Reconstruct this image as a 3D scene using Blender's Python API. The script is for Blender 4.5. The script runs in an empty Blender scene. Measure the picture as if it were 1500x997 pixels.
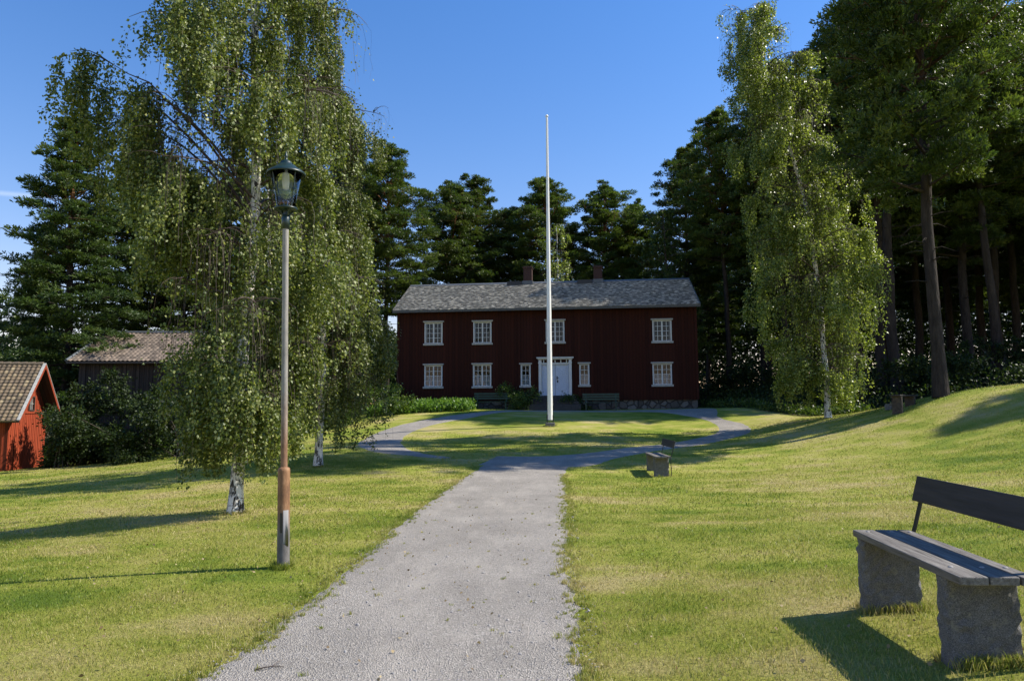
import bpy, math, random
import numpy as np
from mathutils import Vector, Matrix
R = math.radians
random.seed(7)
rng = np.random.default_rng(7)
scene = bpy.context.scene
COL = scene.collection

# ------------------------------------------------------------------ camera
FPX = 1021.0; EYE = 1.6
PITCH = math.atan(101.5/FPX); ROLL = R(0.3)
fw = Vector((0, math.cos(PITCH), math.sin(PITCH)))
r0 = Vector((1, 0, 0)); u0 = Vector((0, -math.sin(PITCH), math.cos(PITCH)))
rt = r0*math.cos(ROLL) - u0*math.sin(ROLL)
up = u0*math.cos(ROLL) + r0*math.sin(ROLL)
cam_d = bpy.data.cameras.new('camera'); cam = bpy.data.objects.new('camera', cam_d); COL.objects.link(cam)
cam_d.sensor_width = 23.5; cam_d.lens = 23.5*FPX/1500.0
cam_d.clip_start = 0.05; cam_d.clip_end = 2000
cam.matrix_world = Matrix(((rt.x, up.x, -fw.x, 0), (rt.y, up.y, -fw.y, 0), (rt.z, up.z, -fw.z, EYE), (0, 0, 0, 1)))
scene.camera = cam

# ------------------------------------------------------------------ sky and sun
SUN_EL = R(46); SUN_BEYOND = R(4.5)          # the sun stands to the right and a little beyond the lawn
world = bpy.data.worlds.new('World'); scene.world = world; world.use_nodes = True
wn = world.node_tree.nodes; wl = world.node_tree.links
bg = wn['Background']
sky = wn.new('ShaderNodeTexSky'); sky.sky_type = 'NISHITA'; sky.sun_disc = False
sky.sun_elevation = SUN_EL; sky.sun_rotation = math.pi/2 - SUN_BEYOND
sky.air_density = 1.5; sky.dust_density = 0.1; sky.ozone_density = 4.0; sky.altitude = 0
hs = wn.new('ShaderNodeHueSaturation'); hs.inputs['Saturation'].default_value = 1.32; wl.new(sky.outputs[0], hs.inputs['Color'])
tint = wn.new('ShaderNodeMix'); tint.data_type = 'RGBA'; tint.blend_type = 'MULTIPLY'; tint.inputs[0].default_value = 1; tint.inputs[7].default_value = (1.3, 1.0, 1.16, 1)   # the sky's own deep blue
wl.new(hs.outputs[0], tint.inputs[6])
tc = wn.new('ShaderNodeTexCoord'); mp = wn.new('ShaderNodeVectorMath'); mp.operation = 'DOT_PRODUCT'
_a, _b = (fw*FPX + rt*(0-750.0) - up*(283-498.5)).normalized(), (fw*FPX + rt*(90-750.0) - up*(290-498.5)).normalized()
_nrm = _a.cross(_b).normalized(); mp.inputs[1].default_value = _nrm; wl.new(tc.outputs['Generated'], mp.inputs[0])
ab = wn.new('ShaderNodeMath'); ab.operation = 'ABSOLUTE'; wl.new(mp.outputs['Value'], ab.inputs[0])
mr = wn.new('ShaderNodeMapRange'); mr.inputs['From Min'].default_value = 0; mr.inputs['From Max'].default_value = .0045; mr.inputs['To Min'].default_value = 1; mr.inputs['To Max'].default_value = 0; mr.interpolation_type = 'SMOOTHSTEP'; wl.new(ab.outputs[0], mr.inputs['Value'])
ml = wn.new('ShaderNodeVectorMath'); ml.operation = 'DOT_PRODUCT'; ml.inputs[1].default_value = (_a+(_a-_b)*.8).normalized(); wl.new(tc.outputs['Generated'], ml.inputs[0])
m2 = wn.new('ShaderNodeMapRange'); m2.inputs['From Min'].default_value = .985; m2.inputs['From Max'].default_value = .997; m2.inputs['To Min'].default_value = 0; m2.inputs['To Max'].default_value = .22; wl.new(ml.outputs['Value'], m2.inputs['Value'])
mu = wn.new('ShaderNodeMath'); mu.operation = 'MULTIPLY'; wl.new(mr.outputs[0], mu.inputs[0]); wl.new(m2.outputs[0], mu.inputs[1])
trail = wn.new('ShaderNodeMix'); trail.data_type = 'RGBA'; trail.inputs[7].default_value = (7.5, 8, 8.5, 1); wl.new(mu.outputs[0], trail.inputs[0]); wl.new(tint.outputs[2], trail.inputs[6])
wl.new(trail.outputs[2], bg.inputs[0]); bg.inputs[1].default_value = 0.102
sd = bpy.data.lights.new('sun', 'SUN'); sd.energy = 5.0; sd.angle = R(0.53); sd.color = (1.0, 0.94, 0.82)
so = bpy.data.objects.new('sun', sd); COL.objects.link(so)
sdir = Vector((math.cos(SUN_EL)*math.cos(SUN_BEYOND), math.cos(SUN_EL)*math.sin(SUN_BEYOND), math.sin(SUN_EL)))
so.rotation_euler = sdir.to_track_quat('Z', 'Y').to_euler(); so.location = (40, 6, 45)
scene.view_settings.view_transform = 'Standard'; scene.view_settings.look = 'None'
scene.view_settings.exposure = 0.6; scene.view_settings.gamma = 1.0
scene.view_settings.use_curve_mapping = False
scene.render.engine = 'CYCLES'
scene.cycles.max_bounces = 6; scene.cycles.transmission_bounces = 6; scene.cycles.diffuse_bounces = 3
scene.cycles.use_denoising = True

# ------------------------------------------------------------------ measuring helpers
def ray(u, v):
    return fw*FPX + rt*(u-750.0) - up*(v-498.5)
def P(u, v, d):                              # the point seen at (u, v) whose world y is d
    r = ray(u, v); k = d/r.y
    return Vector((r.x*k, d, EYE + r.z*k))

CP = [(0, 0, 0), (0, -8, 0), (-2.31, 7.05, 0), (0.4, 12, -0.02), (0.5, 5, 0), (-1.5, 5, -0.01)]
for (u, v, d) in [(345, 752, 11.3), (465, 683, 20), (68, 682, 34), (14, 689, 30), (965, 697, 17.8), (1436, 963, 3.9), (1262, 889, 5.1),
                  (1213, 612, 32), (1378, 577, 23.0), (1325, 597, 23.5), (1500, 568, 26), (760, 678, 20.5), (530, 655, 25), (600, 630, 31),
                  (690, 607, 36.5), (640, 652, 26.5), (806, 624, 31), (800, 603.5, 37.5), (1100, 631, 29), (1030, 612, 33), (900, 655, 24), (990, 652, 25.5),
                  (1500, 700, 13), (1400, 630, 19.5), (200, 680, 29), (100, 760, 13.5), (1150, 610, 30.5), (1100, 597, 36), (1213, 600, 36)]:
    p = P(u, v, d); CP.append((p.x, p.y, p.z))
CP += [(-8, 42, 1.55), (2, 42, 1.6), (12, 41, 1.65), (-8, 50, 1.7), (2, 52, 2.0), (12, 50, 2.2), (25, 40, 3.0), (25, 55, 3.4), (45, 30, 4.6), (45, 60, 5),
       (-25, 38, -.9), (-12, 34, 0.1), (-15, 45, .4), (-25, 60, 0.5), (-50, 30, -1.8), (-50, 60, -.6), (-50, 0, -1.3), (-20, 0, -.55), (-20, -20, -.4),
       (0, 80, 3), (0, 110, 3.5), (70, 0, 5.5), (70, 110, 6), (-70, 110, 0), (20, 5, 1.7), (20, -20, 1.2), (0, -40, -.2), (70, -40, 4)]
CP = np.array(CP)
def _phi(r2): return np.where(r2 > 1e-9, .5*r2*np.log(np.maximum(r2, 1e-9)), 0)
_n = len(CP); _d2 = ((CP[:, None, :2]-CP[None, :, :2])**2).sum(-1)
_A = np.zeros((_n+3, _n+3)); _A[:_n, :_n] = _phi(_d2) + np.eye(_n)*1.6
_A[:_n, _n] = 1; _A[:_n, _n+1:] = CP[:, :2]; _A[_n, :_n] = 1; _A[_n+1:, :_n] = CP[:, :2].T
_W = np.linalg.solve(_A, np.concatenate([CP[:, 2], [0, 0, 0]]))
def gz(x, y):
    x = np.clip(np.asarray(x, float), -70, 70); y = np.clip(np.asarray(y, float), -40, 110)
    sh = x.shape; x = x.ravel(); y = y.ravel(); out = np.empty(x.size)
    for i in range(0, x.size, 20000):
        xx = x[i:i+20000]; yy = y[i:i+20000]
        d2 = (xx[:, None]-CP[None, :, 0])**2 + (yy[:, None]-CP[None, :, 1])**2
        out[i:i+20000] = _phi(d2) @ _W[:_n] + _W[_n] + _W[_n+1]*xx + _W[_n+2]*yy
    return out.reshape(sh)
def g1(x, y): return float(gz(np.array([x]), np.array([y]))[0])
def G(u, v, far=60):                        # where the view through (u, v) meets the ground
    r = ray(u, v)
    t = np.linspace(2, far, 1500)/r.y
    x = r.x*t; y = r.y*t; z = EYE+r.z*t
    h = z-gz(x, y); k = np.argmax(h <= 0)
    if h[k] > 0: k = int(np.argmin(np.abs(h)))
    elif k > 0:
        a = h[k-1]/(h[k-1]-h[k]); return Vector((x[k-1]+a*(x[k]-x[k-1]), y[k-1]+a*(y[k]-y[k-1]), z[k-1]+a*(z[k]-z[k-1])))
    return Vector((x[k], y[k], z[k]))
def at_depth(u, d):                          # ground point under image column u at world y = d
    p = P(u, 600, d); return Vector((p.x, d, g1(p.x, d)))

# ------------------------------------------------------------------ object helpers
def tag(o, label=None, cat=None, group=None, kind=None):
    if label: o['label'] = label
    if cat: o['category'] = cat
    if group: o['group'] = group
    if kind: o['kind'] = kind
    return o
def empty(name, loc, rz=0, label=None, cat=None, group=None):
    o = bpy.data.objects.new(name, None); COL.objects.link(o); o.location = loc; o.rotation_euler = (0, 0, rz)
    o.empty_display_size = .2
    return tag(o, label, cat, group)
class MB:
    def __init__(s): s.v = []; s.f = []; s.sm = []
    def add(s, vs, fs, smooth=False):
        n = len(s.v); s.v += [tuple(v) for v in vs]; s.f += [tuple(i+n for i in f) for f in fs]; s.sm += [smooth]*len(fs)
    def box(s, a, b, M=None):
        (x0, y0, z0), (x1, y1, z1) = a, b
        vs = [(x0, y0, z0), (x1, y0, z0), (x1, y1, z0), (x0, y1, z0), (x0, y0, z1), (x1, y0, z1), (x1, y1, z1), (x0, y1, z1)]
        if M is not None: vs = [M @ Vector(v) for v in vs]
        s.add(vs, [(0, 3, 2, 1), (4, 5, 6, 7), (0, 1, 5, 4), (1, 2, 6, 5), (2, 3, 7, 6), (3, 0, 4, 7)])
    def tube(s, pts, rad, n=8, cap=True, smooth=True):
        pts = [Vector(p) for p in pts]; rings = []; ref = Vector((0.13, 0.99, 0.05))
        for i, p in enumerate(pts):
            t = (pts[min(i+1, len(pts)-1)]-pts[max(i-1, 0)])
            if t.length < 1e-9: t = Vector((0, 0, 1))
            t.normalize(); rf = ref if abs(t.dot(ref)) < .9 else Vector((1, 0, 0))
            a = t.cross(rf).normalized(); b = t.cross(a)
            r = rad[i] if hasattr(rad, '__len__') else rad
            rings.append([p + (a*math.cos(k*2*math.pi/n) + b*math.sin(k*2*math.pi/n))*r for k in range(n)])
        vs = [v for rg in rings for v in rg]; fs = []
        for i in range(len(pts)-1):
            for k in range(n):
                k2 = (k+1) % n; fs.append((i*n+k, i*n+k2, (i+1)*n+k2, (i+1)*n+k))
        s.add(vs, fs, smooth)
        if cap:
            s.add(rings[0], [tuple(range(n))]); s.add(rings[-1], [tuple(reversed(range(n)))])
    def lathe(s, prof, n=32, smooth=True, c=(0, 0)):
        vs = []; fs = []
        for (r, z) in prof:
            for k in range(n): vs.append((c[0]+r*math.cos(k*2*math.pi/n), c[1]+r*math.sin(k*2*math.pi/n), z))
        for i in range(len(prof)-1):
            for k in range(n):
                k2 = (k+1) % n; fs.append((i*n+k, i*n+k2, (i+1)*n+k2, (i+1)*n+k))
        s.add(vs, fs, smooth)
    def quad(s, a, b, c, d): s.add([a, b, c, d], [(0, 1, 2, 3)])
    def build(s, name, mat, parent=None, bevel=0):
        me = bpy.data.meshes.new(name); me.from_pydata(s.v, [], s.f); me.materials.append(mat)
        me.polygons.foreach_set('use_smooth', s.sm); me.update()
        o = bpy.data.objects.new(name, me); COL.objects.link(o)
        if parent is not None: o.parent = parent
        if bevel:
            b = o.modifiers.new('bevel', 'BEVEL'); b.width = bevel; b.segments = 2; b.limit_method = 'ANGLE'
        return o
def np_mesh(name, V, F, mat, parent=None, rnd=None, smooth=False):
    V = np.asarray(V, np.float32); F = np.asarray(F, np.int32); k = F.shape[1]
    me = bpy.data.meshes.new(name); me.vertices.add(len(V)); me.vertices.foreach_set('co', V.ravel())
    me.loops.add(F.size); me.loops.foreach_set('vertex_index', F.ravel())
    me.polygons.add(len(F)); me.polygons.foreach_set('loop_start', np.arange(0, F.size, k, dtype=np.int32))
    me.polygons.foreach_set('loop_total', np.full(len(F), k, np.int32))
    if smooth: me.polygons.foreach_set('use_smooth', np.ones(len(F), bool))
    me.update(calc_edges=True)
    if rnd is not None:
        a = me.attributes.new('rnd', 'FLOAT', 'POINT'); a.data.foreach_set('value', np.asarray(rnd, np.float32))
    me.materials.append(mat)
    o = bpy.data.objects.new(name, me); COL.objects.link(o)
    if parent is not None: o.parent = parent
    return o
def copy_tree(o, parent=None):
    c = o.copy(); COL.objects.link(c)
    if parent is not None: c.parent = parent
    for ch in list(o.children): copy_tree(ch, c)
    return c

# ------------------------------------------------------------------ materials
class NT:
    def __init__(s, name):
        s.m = bpy.data.materials.new(name); s.m.use_nodes = True; s.t = s.m.node_tree; s.N = s.t.nodes; s.b = s.N['Principled BSDF']; s.out = s.N['Material Output']
    def n(s, kind, **kw):
        x = s.N.new('ShaderNode'+kind)
        for k, v in kw.items(): setattr(x, k, v)
        return x
    def l(s, a, b): s.t.links.new(a, b)
    def pos(s, obj=True, scale=None):
        if obj: o = s.n('TexCoord').outputs['Object']
        else: o = s.n('NewGeometry').outputs['Position']
        if scale:
            m = s.n('Mapping'); m.inputs['Scale'].default_value = scale; s.l(o, m.inputs[0]); o = m.outputs[0]
        return o
    def noise(s, vec, scale, detail=4, rough=.6, dist=0):
        x = s.n('TexNoise'); x.inputs['Scale'].default_value = scale; x.inputs['Detail'].default_value = detail
        x.inputs['Roughness'].default_value = rough; x.inputs['Distortion'].default_value = dist; s.l(vec, x.inputs['Vector']); return x.outputs['Fac']
    def ramp(s, fac, stops, interp='LINEAR'):
        x = s.n('ValToRGB'); x.color_ramp.interpolation = interp; e = x.color_ramp.elements
        while len(e) < len(stops): e.new(.5)
        for i, (p, c) in enumerate(stops):
            e[i].position = p; e[i].color = (*c, 1) if hasattr(c, '__len__') else (c, c, c, 1)
        s.l(fac, x.inputs[0]); return x.outputs[0]
    def mix(s, fac, a, b, mode='MIX'):
        x = s.n('Mix', data_type='RGBA', blend_type=mode)
        for inp, v in ((x.inputs[0], fac), (x.inputs[6], a), (x.inputs[7], b)):
            if hasattr(v, 'links') or hasattr(v, 'node'): s.l(v, inp)
            elif hasattr(v, '__len__'): inp.default_value = (*v, 1)
            else: inp.default_value = v
        return x.outputs[2]
    def math(s, op, a, b=0.0, c=None):
        x = s.n('Math', operation=op)
        for i, v in enumerate((a, b) if c is None else (a, b, c)):
            if hasattr(v, 'node'): s.l(v, x.inputs[i])
            else: x.inputs[i].default_value = v
        return x.outputs[0]
    def bump(s, h, strength=.5, dist=.01):
        x = s.n('Bump'); x.inputs['Strength'].default_value = strength; x.inputs['Distance'].default_value = dist
        s.l(h, x.inputs['Height']); s.l(x.outputs[0], s.b.inputs['Normal']); return x.outputs[0]
    def col(s, c):
        if hasattr(c, 'node'): s.l(c, s.b.inputs['Base Color'])
        else: s.b.inputs['Base Color'].default_value = (*c, 1)
    def set(s, rough=.7, metal=0, spec=.5):
        s.b.inputs['Roughness'].default_value = rough; s.b.inputs['Metallic'].default_value = metal; s.b.inputs['Specular IOR Level'].default_value = spec
        return s.m
def simple(name, c, rough=.7, metal=0, spec=.5, var=.25, scale=8, bump=0, bscale=None, stretch=(1, 1, 1)):
    t = NT(name); p = t.pos(scale=stretch); f = t.noise(p, scale, 5)
    a = tuple(x*(1-var) for x in c); b = tuple(min(1, x*(1+var)) for x in c)
    t.col(t.ramp(f, [(.3, a), (.7, b)]))
    if bump: t.bump(t.noise(p, bscale or scale*4, 6), 1, bump)
    return t.set(rough, metal, spec)

def lawn_patches(t):
    p = t.pos(obj=False)
    big = t.noise(p, .22, 3, .55); mid = t.noise(p, 1.3, 4, .65)
    m = t.n('Mapping'); m.inputs['Rotation'].default_value = (0, 0, R(35)); m.inputs['Scale'].default_value = (.35, 1.6, 1); t.l(p, m.inputs[0])
    streak = t.noise(m.outputs[0], 1.1, 3, .6)
    w = t.n('TexWave', wave_type='BANDS', bands_direction='DIAGONAL', wave_profile='SIN'); w.inputs['Scale'].default_value = .28
    w.inputs['Distortion'].default_value = 1.6; w.inputs['Detail'].default_value = 2; t.l(p, w.inputs['Vector'])
    f = t.math('ADD', t.math('MULTIPLY', big, .5), t.math('MULTIPLY', mid, .3))
    f = t.math('ADD', f, t.math('MULTIPLY', streak, .26))
    f = t.math('ADD', f, t.math('MULTIPLY', w.outputs['Fac'], .035))
    return f, p
LAWN = [(.42, (.115, .175, .018)), (.49, (.215, .255, .030)), (.565, (.32, .315, .065)), (.66, (.42, .35, .15))]
def make_lawn():
    t = NT('lawn_turf'); f, p = lawn_patches(t)
    c = t.ramp(f, LAWN)
    fine = t.noise(t.pos(obj=False, scale=(1, 1, 1)), 42, 5, .75)
    c = t.mix(.55, c, t.ramp(fine, [(.32, .35), (.68, 1.55)]), 'MULTIPLY')
    at = t.n('Attribute', attribute_name='forest')
    duff = t.ramp(t.noise(p, 2.5, 6, .7), [(.3, (.018, .02, .008)), (.55, (.035, .045, .014)), (.75, (.07, .055, .03))])
    c = t.mix(at.outputs['Fac'], c, duff); t.col(c)
    t.bump(t.math('ADD', t.noise(p, 30, 6, .8), t.math('MULTIPLY', t.noise(p, 3, 3), .8)), 1, .035)
    return t.set(.9, spec=.15)
def make_blade():
    t = NT('grass_blade'); f, p = lawn_patches(t); at = t.n('Attribute', attribute_name='rnd')
    f = t.math('ADD', f, t.math('MULTIPLY', t.math('SUBTRACT', at.outputs['Fac'], .5), .20))
    c = t.ramp(f, [(s, tuple(x*1.1 for x in c)) for s, c in LAWN]); t.col(c); t.set(.45, spec=.35)
    tr = t.n('BsdfTranslucent'); t.l(c, tr.inputs[0]); mx = t.n('MixShader'); mx.inputs[0].default_value = .42
    t.l(t.b.outputs[0], mx.inputs[1]); t.l(tr.outputs[0], mx.inputs[2]); t.l(mx.outputs[0], t.out.inputs[0]); return t.m
def make_gravel(name='gravel'):
    t = NT(name); p = t.pos(obj=False)
    v = t.n('TexVoronoi'); v.inputs['Scale'].default_value = 95; t.l(p, v.inputs['Vector'])
    sep = t.n('SeparateColor'); t.l(v.outputs['Color'], sep.inputs[0])
    st = t.ramp(sep.outputs[0], [(0, (.21, .19, .166)), (.45, (.288, .262, .228)), (.85, (.33, .30, .262)), (1, (.43, .395, .35))])
    big = t.ramp(t.noise(p, .9, 5, .6), [(.3, .82), (.7, 1.12)])
    c = t.mix(1, st, big, 'MULTIPLY')
    dust = t.ramp(t.noise(t.pos(obj=False, scale=(1.6, .5, 1)), 1.1, 5, .7), [(.50, 0.0), (.68, .65)])
    c = t.mix(dust, c, (.40, .36, .31)); t.col(c)
    t.bump(t.math('ADD', v.outputs['Distance'], t.noise(p, 9, 4)), .9, .012)
    return t.set(.9, spec=.2)
def leafmat(name, stops, trans=.35, rough=.38, spec=.5, tcol=1.5):
    t = NT(name); at = t.n('Attribute', attribute_name='rnd'); oi = t.n('ObjectInfo')
    c = t.ramp(at.outputs['Fac'], stops)
    c = t.mix(1, c, t.ramp(oi.outputs['Random'], [(0, .8), (1, 1.15)]), 'MULTIPLY'); t.col(c); t.set(rough, spec=spec)
    tr = t.n('BsdfTranslucent'); c2 = t.mix(1, c, (tcol, tcol*1.05, tcol*.5), 'MULTIPLY'); t.l(c2, tr.inputs[0])
    mx = t.n('MixShader'); mx.inputs[0].default_value = trans
    t.l(t.b.outputs[0], mx.inputs[1]); t.l(tr.outputs[0], mx.inputs[2]); t.l(mx.outputs[0], t.out.inputs[0]); return t.m
def make_birch_bark():
    t = NT('birch_bark'); p = t.pos(scale=(1, 1, .35)); ps = t.pos(scale=(.5, .5, 3.5))
    black = t.ramp(t.noise(p, 13, 6, .75, 1.2), [(.50, 0.0), (.55, 1.0)])
    lent = t.ramp(t.noise(ps, 10, 3, .6), [(.60, 0.0), (.66, 1.0)])
    base = t.ramp(t.noise(p, 3, 4), [(.3, (.62, .58, .52)), (.7, (.82, .79, .74))])
    c = t.mix(lent, base, (.2, .17, .14)); c = t.mix(black, c, (.035, .03, .026)); t.col(c)
    t.bump(t.noise(p, 9, 5, .7, .6), .8, .02); return t.set(.75, spec=.3)
def make_pine_bark():
    t = NT('pine_bark'); p = t.pos(scale=(1, 1, .25)); v = t.n('TexVoronoi', feature='DISTANCE_TO_EDGE'); v.inputs['Scale'].default_value = 9; t.l(p, v.inputs['Vector'])
    sx = t.n('SeparateXYZ'); t.l(t.pos(), sx.inputs[0])
    h = t.ramp(t.math('DIVIDE', sx.outputs[2], 20.0), [(.5, 0.0), (.8, 1.0)])
    low = t.ramp(t.noise(p, 6, 5, .7), [(.3, (.018, .014, .012)), (.7, (.062, .049, .041))])
    high = t.ramp(t.noise(p, 6, 5, .7), [(.3, (.12, .055, .028)), (.7, (.28, .14, .07))])
    t.col(t.mix(h, low, high)); t.bump(t.math('ADD', v.outputs['Distance'], t.noise(p, 20, 4)), 1, .03); return t.set(.9, spec=.2)
def make_boards(name, c, width=.16, axis='X', var=.3, rough=.85):
    t = NT(name); sx = t.n('SeparateXYZ'); t.l(t.pos(), sx.inputs[0]); a = sx.outputs[0 if axis == 'X' else 1]
    q = t.math('DIVIDE', a, width); cell = t.math('FLOOR', q); fr = t.math('FRACT', q)
    wn_ = t.n('TexWhiteNoise', noise_dimensions='1D'); t.l(cell, wn_.inputs['W'])
    gap = t.ramp(t.math('ABSOLUTE', t.math('SUBTRACT', fr, .5)), [(.44, 1.0), (.48, .25)])
    grain = t.noise(t.pos(scale=(6, 6, .5)), 7, 6, .7)
    col = t.ramp(wn_.outputs['Value'], [(0, tuple(x*(1-var) for x in c)), (1, tuple(x*(1+var) for x in c))])
    col = t.mix(.6, col, t.ramp(grain, [(.3, .6), (.7, 1.3)]), 'MULTIPLY'); col = t.mix(1, col, gap, 'MULTIPLY'); t.col(col)
    t.bump(t.math('ADD', gap, t.math('MULTIPLY', grain, .3)), .8, .012); return t.set(rough, spec=.25)
def make_tile(name, stops, rough=.85):
    t = NT(name); at = t.n('Attribute', attribute_name='rnd')
    c = t.ramp(at.outputs['Fac'], stops); n = t.noise(t.pos(), 14, 6, .75)
    c = t.mix(.8, c, t.ramp(n, [(.3, .55), (.7, 1.4)]), 'MULTIPLY'); t.col(c); t.bump(n, .7, .015); return t.set(rough, spec=.3)
def make_granite():
    t = NT('granite'); p = t.pos(); v = t.noise(p, 160, 3, .8)
    c = t.ramp(v, [(.33, (.07, .068, .066)), (.5, (.165, .158, .148)), (.70, (.33, .31, .28))])
    c = t.mix(.7, c, t.ramp(t.noise(p, 7, 5, .7), [(.3, .55), (.7, 1.25)]), 'MULTIPLY')
    li = t.ramp(t.noise(p, 16, 5, .7), [(.58, 0.0), (.68, .6)]); c = t.mix(li, c, (.30, .28, .2)); t.col(c)
    t.bump(t.math('ADD', t.noise(p, 30, 6, .8), t.math('MULTIPLY', v, .4)), 1, .012); return t.set(.85, spec=.3)
def make_plank():
    t = NT('weathered_plank'); p = t.pos(scale=(9, .5, 9)); g = t.noise(p, 6, 6, .7, .5)
    c = t.ramp(g, [(.3, (.055, .047, .04)), (.5, (.15, .135, .12)), (.75, (.28, .26, .235))])
    c = t.mix(.5, c, t.ramp(t.noise(t.pos(), 3, 4), [(.3, .6), (.7, 1.2)]), 'MULTIPLY'); t.col(c); t.bump(g, .8, .006); return t.set(.7, spec=.35)
def make_rust():
    t = NT('rusty_steel'); p = t.pos(scale=(1, 1, .4)); sx = t.n('SeparateXYZ'); t.l(t.pos(), sx.inputs[0])
    n = t.noise(p, 14, 6, .7); z = t.math('ADD', sx.outputs[2], t.math('MULTIPLY', t.math('SUBTRACT', n, .5), .35))
    rust = t.ramp(n, [(.3, (.10, .05, .028)), (.5, (.22, .11, .05)), (.7, (.36, .20, .10))])
    grey = t.ramp(n, [(.3, (.07, .066, .062)), (.7, (.19, .175, .165))])
    t.col(t.mix(t.ramp(z, [(.36, 0.0), (.60, 1.0)]), grey, rust)); t.bump(n, .5, .004); return t.set(.7, spec=.4)
def make_galv():
    t = NT('galvanised_pipe'); sx = t.n('SeparateXYZ'); t.l(t.pos(), sx.inputs[0]); n = t.noise(t.pos(scale=(1, 1, .3)), 20, 6, .75)
    g = t.ramp(n, [(.3, (.17, .155, .135)), (.7, (.36, .335, .30))]); r = t.ramp(n, [(.3, (.13, .07, .04)), (.7, (.33, .18, .10))])
    z = t.math('ADD', sx.outputs[2], t.math('MULTIPLY', t.math('SUBTRACT', n, .5), .7))
    t.col(t.mix(t.ramp(t.math('DIVIDE', z, 4.0), [(.30, 0.0), (.46, 1.0)]), r, g)); t.bump(n, .4, .003); return t.set(.6, spec=.4)
def make_glass(name='window_glass', tint=(.9, .95, .95), rough=.02):
    t = NT(name); t.col(tint); t.b.inputs['Transmission Weight'].default_value = 1; t.b.inputs['IOR'].default_value = 1.45; t.set(rough)
    p = t.pos(); t.bump(t.noise(p, 3, 2), .12, .02); return t.m
def make_stone():
    t = NT('fieldstone'); p = t.pos(); v = t.n('TexVoronoi'); v.inputs['Scale'].default_value = 2.6; t.l(p, v.inputs['Vector'])
    e = t.n('TexVoronoi', feature='DISTANCE_TO_EDGE'); e.inputs['Scale'].default_value = 2.6; t.l(p, e.inputs['Vector'])
    sep = t.n('SeparateColor'); t.l(v.outputs['Color'], sep.inputs[0])
    c = t.ramp(sep.outputs[0], [(0, (.07, .065, .06)), (1, (.19, .175, .16))]); c = t.mix(.7, c, t.ramp(t.noise(p, 12, 5), [(.3, .6), (.7, 1.3)]), 'MULTIPLY')
    j = t.ramp(e.outputs['Distance'], [(.02, 0.0), (.1, 1.0)]); t.col(t.mix(j, (.05, .047, .043), c)); t.bump(j, 1, .05); return t.set(.9, spec=.2)

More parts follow.
